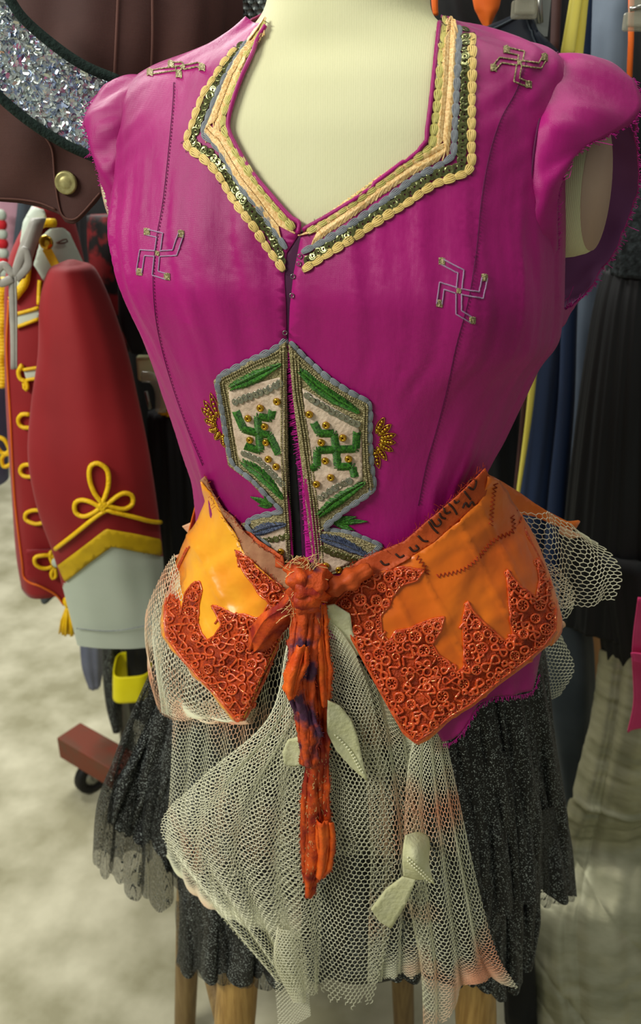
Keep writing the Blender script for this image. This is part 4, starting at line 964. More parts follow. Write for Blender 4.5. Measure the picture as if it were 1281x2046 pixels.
# ---- knot and tails
ky = hy(615, 1180)
tie = thing('knotted_tie', P(615, 1790, ky-.03), 'crumpled orange fabric tie knotted at the belt front, ragged tail hanging down', 'tie')
def strip(rows, Y, m, name, folds, thick=.0012, nu=28, nv=110, lab=None, rag=0, mats=None):
    """rows (y, xl, xr, dY)"""
    R = [[(xl+(xr-xl)*f, y, Y+dy-.014*min(1, (y-1190)/160)-.004*math.sin(math.pi*f)) for f in (0, .33, .66, 1)] for y, xl, xr, dy in rows]
    nv = max(10, int((rows[-1][0]-rows[0][0])/5.2)); kx = nu/28
    s = Sheet(R, folds, seed=len(rows)); V, F = s.mesh(nu, nv)
    A = V.reshape(nu, nv, 3); w = np.random.default_rng(5).normal(0, 1, (2, nv)); w = sum(np.roll(w, k, 1) for k in range(6))*.32
    uu, vv = np.meshgrid(np.arange(nu), np.arange(nv), indexing='ij'); nz = vna0(uu*.45+vv*.11, 3)*vna0(vv*.22-uu*.1, 4)*.0035+vna0(uu*.8-vv*.3, 5)*vna0(vv*.55, 6)*.0018; nz *= kx; A[:, :, 1] += nz; A[:, :, 0] += .5*np.roll(nz, 7, 1)
    d = (A[-1]-A[0]); d /= np.linalg.norm(d, axis=1)[:, None]+1e-9
    for e in range(4): A[e] -= d*w[0][:, None]*.0009*(4-e)/4*(1+rag*.5); A[-1-e] += d*w[1][:, None]*.0009*(4-e)/4*(1+rag*.5)
    b = Bag()
    for e in (0, nu-1):
        for j in range(nv-1):
            for _ in range(3):
                p = A[e, j]+(A[e, j+1]-A[e, j])*rng.random(); q = p+np.array([rng.uniform(-.001, .0025)*(1 if e else -1), rng.normal(0, .001), rng.normal(0, .002)]); b.add(*tube([p, q], .00026, 3, caps=False))
    b.build('frayed_edge', m, tie, kind='stuff')
    return mk(name, A.reshape(-1, 3), F, m, tie, thick=thick, label=lab), bvh_of(A.reshape(-1, 3), F)
fd = [(.0016, 1.7, .3, .0), (.0012, 3.7, 2.0, 0), (.0006, 8.1, 4.0, 0)]
_, tlb = strip([(1215, 588, 648, 0), (1250, 582, 652, -.002), (1330, 590, 656, -.004), (1400, 606, 656, -.006), (1450, 607, 656, -.008), (1500, 610, 658, -.01), (1560, 606, 657, -.012), (1620, 602, 657, -.013), (1680, 599, 664, -.014), (1725, 600, 660, -.015), (1750, 604, 640, -.015), (1770, 609, 628, -.015), (1790, 611, 620, -.015)], ky-.022, M['tie'], 'long_tail', fd, lab='long orange tail ending in a point')
strip([(1200, 590, 640, 0), (1250, 584, 640, 0), (1300, 576, 634, -.002), (1345, 568, 632, -.003), (1390, 575, 628, -.004), (1430, 588, 632, -.005), (1465, 590, 640, -.006), (1500, 598, 634, -.007), (1530, 606, 630, -.007)], ky-.034, M['tie2'], 'torn_tail', fd, rag=2.5, lab='purple-stained ragged shorter tail')
strip([(1205, 622, 652, 0), (1260, 624, 656, 0), (1320, 630, 656, -.002), (1370, 636, 657, -.003), (1410, 644, 654, -.004)], ky-.030, M['tie3'], 'torn_strip', fd, rag=1.5, nu=12, lab='brighter orange torn strip on the right of the tail')
strip([(1290, 588, 618, 0), (1320, 580, 614, -.002), (1350, 570, 606, -.003), (1380, 568, 596, -.004), (1395, 574, 588, -.005)], ky-.042, M['tie3'], 'torn_strip', fd, rag=3, nu=12, lab='small torn flap over the purple stain')
strip([(1640, 628, 664, 0), (1690, 632, 667, -.002), (1730, 630, 662, -.002), (1752, 632, 646, -.002)], ky-.040, M['tie3'], 'torn_strip', fd, rag=.5, nu=14, lab='brighter orange folded edge near the tail end')
# side loop
R = [[(628, 1175, ky-.03), (612, 1165, ky-.034), (600, 1150, ky-.028)], [(588, 1235, ky-.028), (572, 1215, ky-.036), (560, 1205, ky-.026)], [(556, 1275, ky-.024), (535, 1245, ky-.034), (522, 1230, ky-.022)], [(530, 1300, ky-.022), (512, 1285, ky-.03), (500, 1262, ky-.020)], [(506, 1306, ky-.02), (502, 1302, ky-.022), (496, 1296, ky-.018)]]
V, F = Sheet(R, [(.0018, 2.2, .5, 0)]).mesh(20, 50); mk('side_loop', V, F, M['tie'], tie, thick=.0015, label='short orange loop bending left from the knot')
# knot: wrapped fat folds
def knot(c, pts, r, m, lab=None):
    q = np.array([P(x, y, ky-.03+dy) for x, y, dy in pts]); q = crom(q, np.linspace(0, 1, 40)); rr = r*(1+.18*np.sin(np.linspace(0, 21, 40)))*np.clip(np.sin(np.linspace(.25, 2.9, 40))+.35, 0, 1)
    V, F = tube(q, rr, 18); cc = np.repeat(q, 18, 0); k = V[:720]-cc; a = np.tile(np.arange(18)/18*6.283, 40); V[:720] = cc+k*(1+.16*np.sin(5*a+np.repeat(np.arange(40), 18)*.2)+.08*np.sin(11*a))[:, None]
    return mk('knot_fold', V, F, m, tie, label=lab)
knot(0, [(592, 1120, .006), (600, 1150, -.004), (612, 1190, -.008), (618, 1225, 0)], .0125, M['tie'])
knot(0, [(640, 1135, .006), (630, 1160, -.006), (612, 1200, -.006), (596, 1235, .002)], .0115, M['tie2'])
knot(0, [(585, 1185, .008), (605, 1178, -.01), (628, 1180, -.011), (650, 1190, .006)], .009, M['tie'])
knot(0, [(640, 1180, .004), (665, 1172, .0), (700, 1158, .004), (740, 1135, .012)], .0085, M['band'], 'rust band end twisted into the knot')
b = Bag()
for _ in range(240):
    t = rng.uniform(0, 1); x = 600+rng.uniform(-22, 34); y = 1115+t*120; p = P(x, y, ky-.034-.006*rng.random()); e = p+rng.normal(0, .005, 3)*[1, .4, 1.4]; b.add(*tube([p, (p+e)/2+rng.normal(0, .0015, 3), e], .00032, 3, caps=False))
b.build('loose_threads', M['peach_thread'], tie, kind='stuff')
b = Bag()
for _ in range(420):   # embroidered sprigs on the tail
    y = rng.uniform(1500, 1740); x = rng.uniform(612, 654); h1 = cast(tlb, x, y); h2 = cast(tlb, x+rng.uniform(-5, 5), y+rng.uniform(4, 10))
    if h1 is None or h2 is None: continue
    p = h1[0]+h1[1]*.0006; e = h2[0]+h2[1]*.0006; b.add(*tube([p, (p+e)/2+rng.normal(0, .0008, 3), e], .0003, 3, caps=False))
b.build('metallic_sprigs', M['peach_thread'], tie, kind='stuff')
# ---------------------------------------------------------------- purple hem of the top, below the right flap
SY = hy(640, 1350)
def YS(px): return float(np.interp(px, [300, 350, 400, 490, 615, 720, 835, 960, 1080, 1112], [.83, .785, .745, .700, .682, .675, .655, .672, .72, .80]))
V, T = castpanel(HB, [(860, 1440), (900, 1380), (960, 1330), (1090, 1240), (1086, 1290), (1075, 1345), (1062, 1378), (1030, 1388), (985, 1392), (955, 1410), (930, 1450), (905, 1478), (885, 1484)], 7, .0010, cx=900, cy=1300, disp=lambda x, y: .002*vn1(x/20, 2)); mk('hem_tail', V, T, M['silk'], top, thick=.001, label='magenta hem of the top hanging below the belt flap')
b = Bag()
for x, y in resample([(1075, 1345), (1062, 1378), (1030, 1388), (985, 1392), (955, 1410), (930, 1450), (905, 1478), (885, 1484)], step=1.6):
    p, n = hcast(x, y, .002); e = p+np.array([rng.uniform(-.002, .002), -.001, -rng.uniform(.001, .006)]); b.add(*tube([p, e], .00028, 3, caps=False))
b.build('frayed_hem_threads', M['frayed'], top, kind='stuff')

# ---------------------------------------------------------------- black glitter skirt
sk = thing('glitter_skirt', P(700, 1960, YC), 'black glittery tulle skirt with ragged layered hem over a black lining', 'skirt')
def lay(rows, folds, nu, nv, m, name, lab=None, rag=.06, thick=0, seed=1):
    rows = [[(x, y, max(Y, YS(x)+.024)) for x, y, Y in r] for r in rows]
    s = Sheet(rows, folds, seed=seed, rag=rag); V, F = s.mesh(nu, nv); return mk(name, V, F, m, sk, thick=thick, label=lab)
z_hem = P(640, 1957, .71)[2]
def py_of(z, Y): return proj(np.array([0, Y, z]))[1]
V, F = loft([(1250, 395, 1040, .82, .26), (1500, 400, 1040, .82, .26), (py_of(z_hem+.12, .82), 440, 1000, .82, .24), (py_of(z_hem, .82), 455, 985, .82, .23)], 120, rip=((.02, 11, 1, .5),))
mk('lining', V, F, M['black_lining'], sk, label='smooth black lining with a straight hem')
f1 = [(.012, 6, .4, .5), (.006, 13, 1.9, .6), (.0025, 27, 3.3, .7)]
lay([[(400, 1230, .92), (350, 1240, .84), (380, 1250, .75), (450, 1260, .69), (530, 1270, .67)], [(330, 1450, .93), (252, 1460, .86), (300, 1460, .765), (390, 1450, .70), (480, 1450, .67)], [(300, 1600, .95), (206, 1605, .87), (278, 1610, .76), (350, 1610, .70), (470, 1600, .665)], [(300, 1740, .96), (196, 1735, .88), (268, 1815, .76), (372, 1815, .70), (480, 1800, .67)]], f1, 200, 110, M['glitter_sheer'], 'outer_layer', 'sheer outer layer flaring left', .10)
lay([[(410, 1240, .90), (380, 1245, .83), (400, 1255, .76), (460, 1265, .70), (540, 1275, .68)], [(330, 1450, .91), (290, 1460, .84), (330, 1460, .76), (400, 1450, .71), (480, 1450, .68)], [(300, 1560, .92), (240, 1570, .86), (300, 1590, .77), (360, 1590, .71), (470, 1590, .67)], [(300, 1650, .93), (225, 1650, .87), (280, 1690, .78), (360, 1720, .72), (480, 1720, .68)]], f1, 180, 90, M['glitter'], 'under_layer', 'denser black layer inside the left flare', .10, seed=3)
lay([[(372, 1300, .80), (430, 1300, .71), (560, 1310, .675), (700, 1310, .665), (860, 1310, .67), (1000, 1300, .72), (1060, 1300, .80)], [(350, 1600, .82), (420, 1620, .72), (560, 1620, .67), (700, 1620, .66), (860, 1620, .66), (1010, 1620, .71), (1080, 1620, .80)],
     [(352, 1800, .83), (420, 1820, .73), (560, 1820, .685), (700, 1820, .67), (860, 1820, .67), (1000, 1820, .71), (1070, 1800, .80)], [(350, 1935, .84), (425, 1955, .74), (560, 1962, .70), (700, 1950, .69), (860, 1960, .68), (990, 1975, .70), (1050, 1925, .79)]],
    [(.010, 11, .9, .6), (.005, 23, 1.4, .7), (.002, 41, 3, .7)], 420, 120, M['glitter'], 'middle_layer', 'opaque glitter layer falling to the stool', .03)
lay([[(352, 1800, .80), (420, 1810, .70), (500, 1810, .685), (590, 1820, .68)], [(348, 1935, .81), (420, 1960, .71), (500, 1978, .69), (590, 1970, .685)]], [(.005, 6, .9, .4), (.002, 13, 1.4, .4)], 120, 60, M['glitter_sheer'], 'outer_layer', 'sheer ragged hem over the front stool leg', .07, seed=6)
lay([[(850, 1290, .665), (930, 1290, .675), (1010, 1280, .71), (1075, 1280, .78), (1085, 1280, .90)], [(880, 1480, .65), (960, 1480, .655), (1040, 1480, .70), (1104, 1480, .79), (1100, 1480, .92)], [(905, 1650, .64), (985, 1650, .65), (1060, 1650, .69), (1128, 1650, .79), (1120, 1650, .93)], [(920, 1820, .64), (1000, 1820, .65), (1068, 1800, .69), (1148, 1795, .79), (1130, 1790, .94)]],
    [(.010, 5, 2.4, .4), (.005, 11, .3, .5), (.002, 23, 3.3, .6)], 240, 120, M['glitter'], 'right_layer', 'glitter layer flaring right', .05, seed=8)
lay([[(900, 1500, .645), (960, 1500, .65), (1020, 1500, .68), (1065, 1500, .75)], [(925, 1750, .64), (985, 1760, .65), (1035, 1760, .68), (1072, 1740, .75)], [(940, 1960, .65), (1000, 1995, .655), (1040, 1965, .69), (1062, 1850, .75)]], [(.008, 4, 2.4, .4), (.003, 9, .3, .5)], 160, 120, M['glitter'], 'right_under_layer', 'longer fold of the right side', .04, seed=9)
lay([[(1020, 1620, .685), (1080, 1620, .72), (1130, 1600, .79)], [(1040, 1800, .69), (1090, 1815, .73), (1150, 1800, .80)]], [(.003, 5, 1, .4)], 70, 60, M['glitter_sheer'], 'outer_layer', 'sheer corner of the right hem', .05, seed=4)
lay([[(380, 1300, .96), (700, 1300, 1.0), (1060, 1300, .96)], [(300, 1600, 1.0), (700, 1600, 1.04), (1100, 1600, 1.0)], [(330, 1760, 1.0), (700, 1780, 1.04), (1080, 1760, 1.0)]], [(.010, 13, 1, .4)], 200, 50, M['glitter'], 'back_layer', None, .05, seed=5)

# ---------------------------------------------------------------- ivory net overskirt
nt = thing('net_overskirt', P(650, 2010, .65), 'ivory hexagonal net overskirt with peach stains falling in points over the glitter skirt', 'overskirt')
def net(rows, folds, LU, LV, name, lab, m='net', cell=.0058, r=.00044, seed=1, mask=None, full=.95):
    if name in ('hip_pouch', 'back_net'): rows = [[(x, y, max(Y, YS(x)+.008)) for x, y, Y in r] for r in rows]
    folds = [(a*.6, f, p, v) for a, f, p, v in folds]
    s = Sheet(rows, folds, seed=seed); g = s.C; LU = full*float(np.linalg.norm(np.diff(g, axis=1), axis=2).sum(1).max()); LV = float(np.linalg.norm(np.diff(g, axis=0), axis=2).sum(0).mean()); s.folds = [f for f in folds if LU/f[1] > .024]
    V, F = netmesh(s, LU, LV, cell, r, seed=seed, mask=mask)
    return mk(name, V, F, M[m], nt, smooth=False, kind='stuff', label=lab)
Y0 = SY-.004
def ragm(s, a=.02):
    ph = np.random.default_rng(s).uniform(0, 6, 6)
    return lambda u, v: v < 1-a*(1+np.sin(19*u+ph[0])*.5+np.sin(53*u+ph[1])*.5)
net([[(350, 1105, .80), (372, 1200, .72), (420, 1330, .70), (520, 1420, .69)], [(322, 1150, .81), (338, 1270, .73), (395, 1370, .70), (510, 1440, .685)], [(290, 1225, .82), (305, 1350, .73), (395, 1432, .695), (500, 1447, .68)], [(296, 1290, .83), (322, 1425, .74), (400, 1440, .71), (490, 1440, .69)]], [(.003, 5, 1, 0), (.0015, 11, 2, 0)], .22, .15, 'hip_pouch', 'net gathered into a pouch behind the left flap', 'net_peach', seed=3)
net([[(350, 1120, .81), (380, 1240, .735), (430, 1350, .705), (520, 1420, .70)], [(305, 1240, .82), (330, 1345, .74), (400, 1425, .705), (500, 1440, .69)], [(325, 1425, .80), (345, 1432, .75), (410, 1436, .715), (490, 1438, .70)]], [(.004, 4, 2, 0)], .24, .13, 'hip_pouch', 'inner net of the left pouch', 'net', seed=4)
net([[(346, 1400, .76), (430, 1390, .70), (520, 1290, .695), (610, 1230, .69)], [(340, 1560, .765), (420, 1580, .70), (510, 1580, .67), (610, 1570, .655)], [(328, 1690, .77), (395, 1760, .70), (480, 1790, .675), (600, 1800, .66)], [(336, 1720, .77), (400, 1800, .705), (490, 1850, .68), (600, 1870, .665)]], [(.005, 7, .5, .2), (.002, 17, 2, .2)], .20, .23, 'back_net', 'peach-stained net behind the pointed fold', 'net_peach', seed=5)
net([[(574, 1285, Y0), (596, 1275, Y0-.004), (618, 1268, Y0-.002), (644, 1262, Y0)], [(534, 1440, Y0-.004), (570, 1438, Y0-.01), (605, 1440, Y0-.006), (646, 1446, Y0)], [(398, 1560, Y0+.02), (480, 1575, Y0-.006), (560, 1588, Y0-.01), (648, 1596, Y0-.004)], [(318, 1662, Y0+.05), (425, 1695, Y0), (540, 1720, Y0-.01), (650, 1740, Y0-.006)], [(424, 1815, Y0+.02), (490, 1838, Y0), (565, 1860, Y0-.008), (648, 1880, Y0-.006)], [(545, 1955, Y0+.01), (575, 1965, Y0), (605, 1978, Y0-.004), (640, 1990, Y0-.004)]],
    [(.007, 4.5, .5, .3), (.0035, 10, 2, .2), (.0012, 23, 2, .1)], .27, .36, 'pointed_net', 'big net fold pointing left, then falling to the hem', 'net', seed=6)
net([[(590, 1290, Y0+.006), (612, 1285, Y0+.004), (640, 1280, Y0+.005)], [(560, 1500, Y0+.004), (600, 1510, Y0), (645, 1520, Y0+.003)], [(548, 1760, Y0+.006), (595, 1780, Y0), (640, 1790, Y0+.003)], [(548, 1935, Y0+.005), (580, 1950, Y0+.004), (620, 1955, Y0+.004)], [(556, 2052, Y0+.005), (590, 2048, Y0+.004), (622, 2030, Y0+.004)]], [(.006, 4, 2.5, .3), (.0025, 9, 1, .2)], .17, .36, 'falling_net', 'narrow net fall beside the tie', 'net', seed=7)
# open curl of net at the hem
a = np.linspace(.3, 5.2, 8)
net([[(578+26*math.cos(t)*.9, 1858+14*math.sin(t)*.4-8*math.sin(t/2), Y0-.014-.02*math.sin(t)) for t in a], [(582+33*math.cos(t), 1925+8*math.sin(t)*.4, Y0-.014-.02*math.sin(t)) for t in a], [(600+12*math.cos(t), 2005, Y0-.01-.01*math.sin(t)) for t in a]], [], .10, .08, 'net_curl', 'open curl of net at the front hem', 'net', seed=8)
net([[(640, 1235, Y0+.004), (672, 1250, Y0), (712, 1305, Y0)], [(648, 1400, Y0), (700, 1420, Y0-.008), (752, 1420, Y0-.002)], [(652, 1600, Y0-.004), (715, 1620, Y0-.014), (790, 1620, Y0-.004)], [(640, 1800, Y0-.004), (700, 1830, Y0-.016), (790, 1830, Y0-.004)], [(624, 1985, Y0), (690, 2018, Y0-.012), (745, 2012, Y0-.004)]],
    [(.007, 4, .2, .3), (.0035, 9, 2.2, .3), (.0012, 21, 1, .2)], .20, .37, 'front_net', 'front net right of the tie', 'net', seed=9, mask=ragm(4))
net([[(700, 1290, Y0+.006), (752, 1370, Y0+.004), (822, 1470, Y0+.006)], [(725, 1480, Y0+.004), (775, 1500, Y0), (830, 1510, Y0+.004)], [(740, 1680, Y0+.003), (795, 1700, Y0-.003), (850, 1700, Y0+.004)], [(735, 1880, Y0+.004), (790, 1890, Y0), (862, 1880, Y0+.004)], [(735, 1975, Y0+.004), (790, 1955, Y0), (866, 1950, Y0+.004)]],
    [(.006, 3.5, 1.2, .2), (.003, 8, 2.2, .2)], .17, .30, 'front_net', 'net between the tie and the curled leaf', 'net_peach', seed=10, mask=ragm(5))
net([[(835, 1435, Y0-.004), (850, 1440, Y0-.008), (866, 1440, Y0-.008), (880, 1435, Y0-.004)], [(812, 1560, Y0-.004), (850, 1570, Y0-.012), (885, 1570, Y0-.010), (908, 1560, Y0-.002)], [(808, 1760, Y0-.004), (860, 1770, Y0-.014), (915, 1770, Y0-.012), (952, 1765, Y0)], [(836, 1930, Y0-.002), (875, 1930, Y0-.014), (935, 1920, Y0-.010), (990, 1900, Y0)], [(842, 2052, Y0), (878, 2055, Y0-.008), (945, 1965, Y0-.008), (1036, 1975, Y0)]],
    [(.007, 4, .2, .3), (.0035, 9, 1.2, .3), (.0012, 21, 1, .2)], .19, .28, 'right_net', 'peach-stained net fan below the right flap', 'net_peach', seed=11, mask=ragm(6, .015))
net([[(640, 1270, Y0+.012), (740, 1330, Y0+.010), (840, 1450, Y0+.012)], [(640, 1500, Y0+.010), (740, 1520, Y0+.008), (850, 1530, Y0+.010)], [(640, 1710, Y0+.010), (745, 1712, Y0+.008), (860, 1720, Y0+.010)]], [(.004, 7, 1.2, .2), (.002, 15, .4, .2)], .20, .20, 'front_net', 'shorter inner net layer', 'net', seed=12)
net([[(1035, 1022, .79), (1090, 1020, .80), (1130, 1040, .81), (1165, 1065, .82)], [(1062, 1090, .785), (1110, 1090, .79), (1165, 1100, .80), (1222, 1105, .81)], [(1085, 1150, .78), (1120, 1160, .785), (1180, 1160, .79), (1246, 1150, .80)], [(1105, 1205, .78), (1135, 1215, .785), (1180, 1210, .79), (1228, 1198, .80)]], [(.006, 2.5, 1, 0), (.0015, 7, 1, 0)], .125, .115, 'side_net', 'stiff net point sticking out at the right hip', 'net', seed=13, cell=.0060, r=.00042)
net([[(1075, 1130, .80), (1095, 1125, .80), (1118, 1135, .80)], [(1100, 1195, .80), (1120, 1190, .80), (1150, 1180, .80)], [(1108, 1228, .80), (1130, 1238, .80), (1148, 1212, .80)]], [(.002, 3, 1, 0)], .05, .06, 'side_net', 'lower scrap of net at the right hip', 'net', seed=14, cell=.006)
net([[(1088, 1262, .84), (1110, 1262, .85), (1122, 1268, .86)], [(1080, 1330, .84), (1115, 1335, .85), (1150, 1335, .86)], [(1082, 1400, .84), (1100, 1400, .85), (1120, 1390, .86)]], [(.003, 3, 1, 0)], .06, .08, 'side_net', 'shaded net below the right hip', 'net', seed=15)
# felt leaves stitched to the net
def leafc(outline, Y, bend, name, lab, m='felt', vein=None, thick=.0022, step=7):
    o, (V, T) = card(outline, lambda x, y: Y, step, bend, M[m], name, nt, thick=thick, label=lab, smooth_out=False)
    if vein:
        lb = bvh_of(V, T); b = Bag()
        for x, y in resample(vein, step=6.5):
            for dx, dy in ((-3, -2), (3, 2)):
                h = cast(lb, x+dx, y+dy)
                if h: b.add(*ball(h[0]+h[1]*.0008, np.eye(3)*.0011, 7, 5))
        b.build('beaded_vein', M['pearl'], o, kind='stuff')
leafc([(648, 1212), (668, 1208), (700, 1228), (704, 1262), (722, 1300), (712, 1312), (690, 1292), (668, 1270), (652, 1248)], Y0+.002, lambda x, y: .0006*math.sin(x/9), 'felt_leaf', 'ivory felt piece beside the knot')
leafc([(655, 1400), (680, 1412), (702, 1440), (715, 1475), (722, 1510), (734, 1562), (700, 1532), (672, 1500), (654, 1465)], Y0-.020, lambda x, y: .004*math.sin((x-650)/30), 'felt_leaf', 'long ivory felt leaf with beaded vein right of the tie', vein=[(672, 1470), (700, 1500), (722, 1540)])
leafc([(565, 1505), (575, 1480), (600, 1472), (614, 1478), (612, 1528), (585, 1532), (568, 1528)], Y0-.020, lambda x, y: .001*math.sin(x/9), 'felt_leaf', 'small ivory felt piece tucked behind the tie')
leafc([(742, 1818), (772, 1778), (806, 1752), (832, 1758), (812, 1806), (782, 1856), (758, 1842)], Y0-.024, lambda x, y: .003*math.sin((x-742)/28), 'felt_leaf', 'flat ivory felt leaf below the curled one')
# curled leaf
R = [[(812, 1668, Y0-.03), (806, 1690, Y0-.042), (804, 1720, Y0-.046), (806, 1752, Y0-.036)], [(835, 1662, Y0-.018), (830, 1700, Y0-.046), (830, 1735, Y0-.05), (834, 1758, Y0-.036)], [(856, 1670, Y0-.014), (846, 1705, Y0-.040), (848, 1738, Y0-.046), (852, 1758, Y0-.036)], [(860, 1690, Y0-.016), (858, 1720, Y0-.034), (862, 1745, Y0-.040), (868, 1768, Y0-.036)]]
s_ = Sheet(R); V, F = s_.mesh(24, 24); cl = mk('felt_leaf', V, F, M['felt'], nt, thick=.002, label='ivory felt leaf curled into a tube with beaded vein')
lb = bvh_of(V, F); b = Bag()
for x, y in resample([(816, 1715), (836, 1735), (862, 1760)], step=6):
    for dy in (-3, 4):
        h = cast(lb, x, y+dy)
        if h: b.add(*ball(h[0]+h[1]*.0012, np.eye(3)*.0012, 7, 5))
b.build('beaded_vein', M['pearl'], cl, kind='stuff')
# peach petal points peeping out at the hips
for ol, Y, lab in (([(364, 1052), (400, 1036), (402, 1062), (388, 1080), (380, 1070)], .86, 'upper peach felt point at the left hip'), ([(349, 1112), (374, 1102), (378, 1120), (362, 1122)], .86, 'lower peach felt point at the left hip'),
                   ([(1108, 1240), (1126, 1242), (1132, 1250), (1122, 1258), (1108, 1260)], .86, 'peach felt point at the right hip'), ([(1078, 1300), (1090, 1290), (1088, 1325), (1080, 1330)], .86, 'peach felt sliver under the right flap')):
    card(ol, lambda x, y, Y=Y: Y, 5, lambda x, y: .001*math.sin(x/7), M['peach_felt'], 'petal_point', hipb, thick=.002, label=lab)

# ---------------------------------------------------------------- stool
sz = P(640, 1850, YC)[2]
sz = BODY.z0-.0005
def wp(px, py, z):
    d = ray(px, py); return CAM+d*((z-CZ)/d[2])
scx = (P(472, 2000, .78)[0]+P(948, 2000, .78)[0])/2
stool = thing('wooden_stool', (scx, .86, 0), 'varnished oak stool under the skirt, only its legs and rungs showing', 'stool')
a = np.linspace(0, 2*math.pi, 64, endpoint=False); V = []
for r, z in ((.02, 0), (.145, 0), (.152, -.004), (.155, -.014), (.150, -.028), (.02, -.030)): V += [[scx+r*math.cos(q), .86+r*math.sin(q), sz+z] for q in a]
k = len(V); V += [[scx, .86, sz], [scx, .86, sz-.03]]
mk('seat', V, [gridf(6, 64, cv=True), np.stack([np.full(64, k), np.arange(64), (np.arange(64)+1) % 64], -1)], M['wood'], stool)
legs = {}
for nm, (px, py, Y), m, rr in (('fl', (472, 2000, .775), 'wood', .029), ('fr', (950, 2000, .775), 'wood', .029), ('bl', (372, 1975, .965), 'wood_dull', .0205), ('br', (806, 2000, .965), 'wood_dull', .020)):
    p = P(px, py, Y); c = np.array([scx, .86]); d = p[:2]-c; dn = d/np.linalg.norm(d); sl = .10
    t0 = np.array([*(p[:2]-dn*sl*(sz-.02-p[2])), sz-.02]); t1 = np.array([*(p[:2]+dn*sl*p[2]), 0.0]); legs[nm] = (t0, t1)
    n = 14; f = np.linspace(0, 1, n)[:, None]; V, F = tube(t0*(1-f)+t1*f, rr*(1-.15*np.abs(f[:, 0]-.3)), 20); mk('leg', V, F, M[m], stool, label='front leg' if nm[0] == 'f' else 'back leg')
def on(l, z): t0, t1 = legs[l]; k = (t0[2]-z)/(t0[2]-t1[2]); return t0*(1-k)+t1*k
for l1, z1, l2, z2_ in (('bl', .40, 'fl', .24), ('br', .345, 'fr', .36), ('fl', .20, 'fr', .20), ('bl', .22, 'br', .22)):
    A_, B_ = on(l1, z1), on(l2, z2_); f = np.linspace(0, 1, 10)[:, None]; V, F = tube(A_*(1-f)+B_*f, .011+.003*np.sin(math.pi*f[:, 0]), 14); mk('rung', V, F, M['wood_dull'], stool)
# ---------------------------------------------------------------- clothes rack on the left
def panel_on(bv, outline, m, name, parent, off=.002, step=9, thick=.001, label=None, disp=None, **k):
    V, T = castpanel(bv, outline, step, off, cx=None, disp=disp); return mk(name, V, T, m, parent, thick=thick, label=label, **k)
def cord_on(bv, path, r, m, name, parent, off=.002, closed=False, step=6, smooth=True, label=None):
    q = resample(path, step=step, closed=closed, smooth=smooth); pts = [h[0]+h[1]*off for h in (cast(bv, x, y) for x, y in q) if h is not None]
    if len(pts) < 3: return None
    return mk(name, *tube(np.array(pts), r, 8, closed=closed and len(pts) == len(q)), m, parent, label=label)
def garment(name, lab, cat, group=None, at=None): return thing(name, at, lab, cat, group)
# rolling rack: foot beam, caster, upright, rail
rk = thing('rolling_rack', (P(240, 1480, 1.55)[0], 1.6, 0), 'rolling clothes rack with worn red-brown foot beam and black caster', 'rack')
A_ = wp(140, 1478, .12); B_ = wp(420, 1640, .12); d = (B_-A_)/np.linalg.norm(B_-A_); sd = np.cross([0, 0, 1.], d); R = np.stack([d, sd, [0, 0, 1.]], 1)
o = mk('foot_beam', *box((A_+B_)/2, (np.linalg.norm(B_-A_)/2, .036, .030), R), M['rust_paint'], rk, smooth=False); bv_ = o.modifiers.new('bevel', 'BEVEL'); bv_.width = .003; bv_.segments = 2
wc_ = wp(184, 1548, .045); V = []; a = np.linspace(0, 2*math.pi, 40, endpoint=False); ax = np.array([.75, -.66, 0]); ax /= np.linalg.norm(ax); s1 = np.cross(ax, [0, 0, 1.])
def disc(c, prof, m, name, parent, **k):
    V = np.array([c+ax*t+(s1*math.cos(q)+np.array([0, 0, 1.])*math.sin(q))*r for t, r in prof for q in a]); return mk(name, V, gridf(len(prof), 40, cv=True), m, parent, **k)
disc(wc_, [(-.013, .026), (-.013, .040), (-.008, .045), (.008, .045), (.013, .040), (.013, .026), (-.013, .026)], M['rubber'], 'caster_tyre', rk)
disc(wc_, [(-.010, .001), (-.010, .027), (.010, .027), (.014, .012), (.016, .001)], M['steel'], 'caster_hub', rk)
for s_ in (-1, 1):
    c = wc_+ax*.018*s_; q = np.array([c, c+[0, 0, .03], c+[0, 0, .052]]); mk('caster_fork', *tube(crom(q, np.linspace(0, 1, 8)), np.linspace(.011, .018, 8), 10, flat=1), M['steel'], rk)
mk('caster_plate', *box(wc_+[0, 0, .058], (.034, .034, .006), R), M['steel'], rk, smooth=False)
disc(wp(216, 1522, .11)-ax*0, [(-.02, .001), (-.02, .024), (.016, .024), (.02, .02), (.02, .001)], M['steel'], 'end_cap', rk)
up = np.array([P(245, 1400, 1.60)[0], 1.60, 0]); mk('upright_pole', *tube([up+[0, 0, .10], up+[0, 0, 1.0], up+[0, 0, 1.92]], .017, 16), M['steel'], rk)
mk('top_rail', *tube([[up[0], .95, 1.92], [up[0], 1.5, 1.92], [up[0], 2.4, 1.92]], .014, 14), M['steel'], rk)

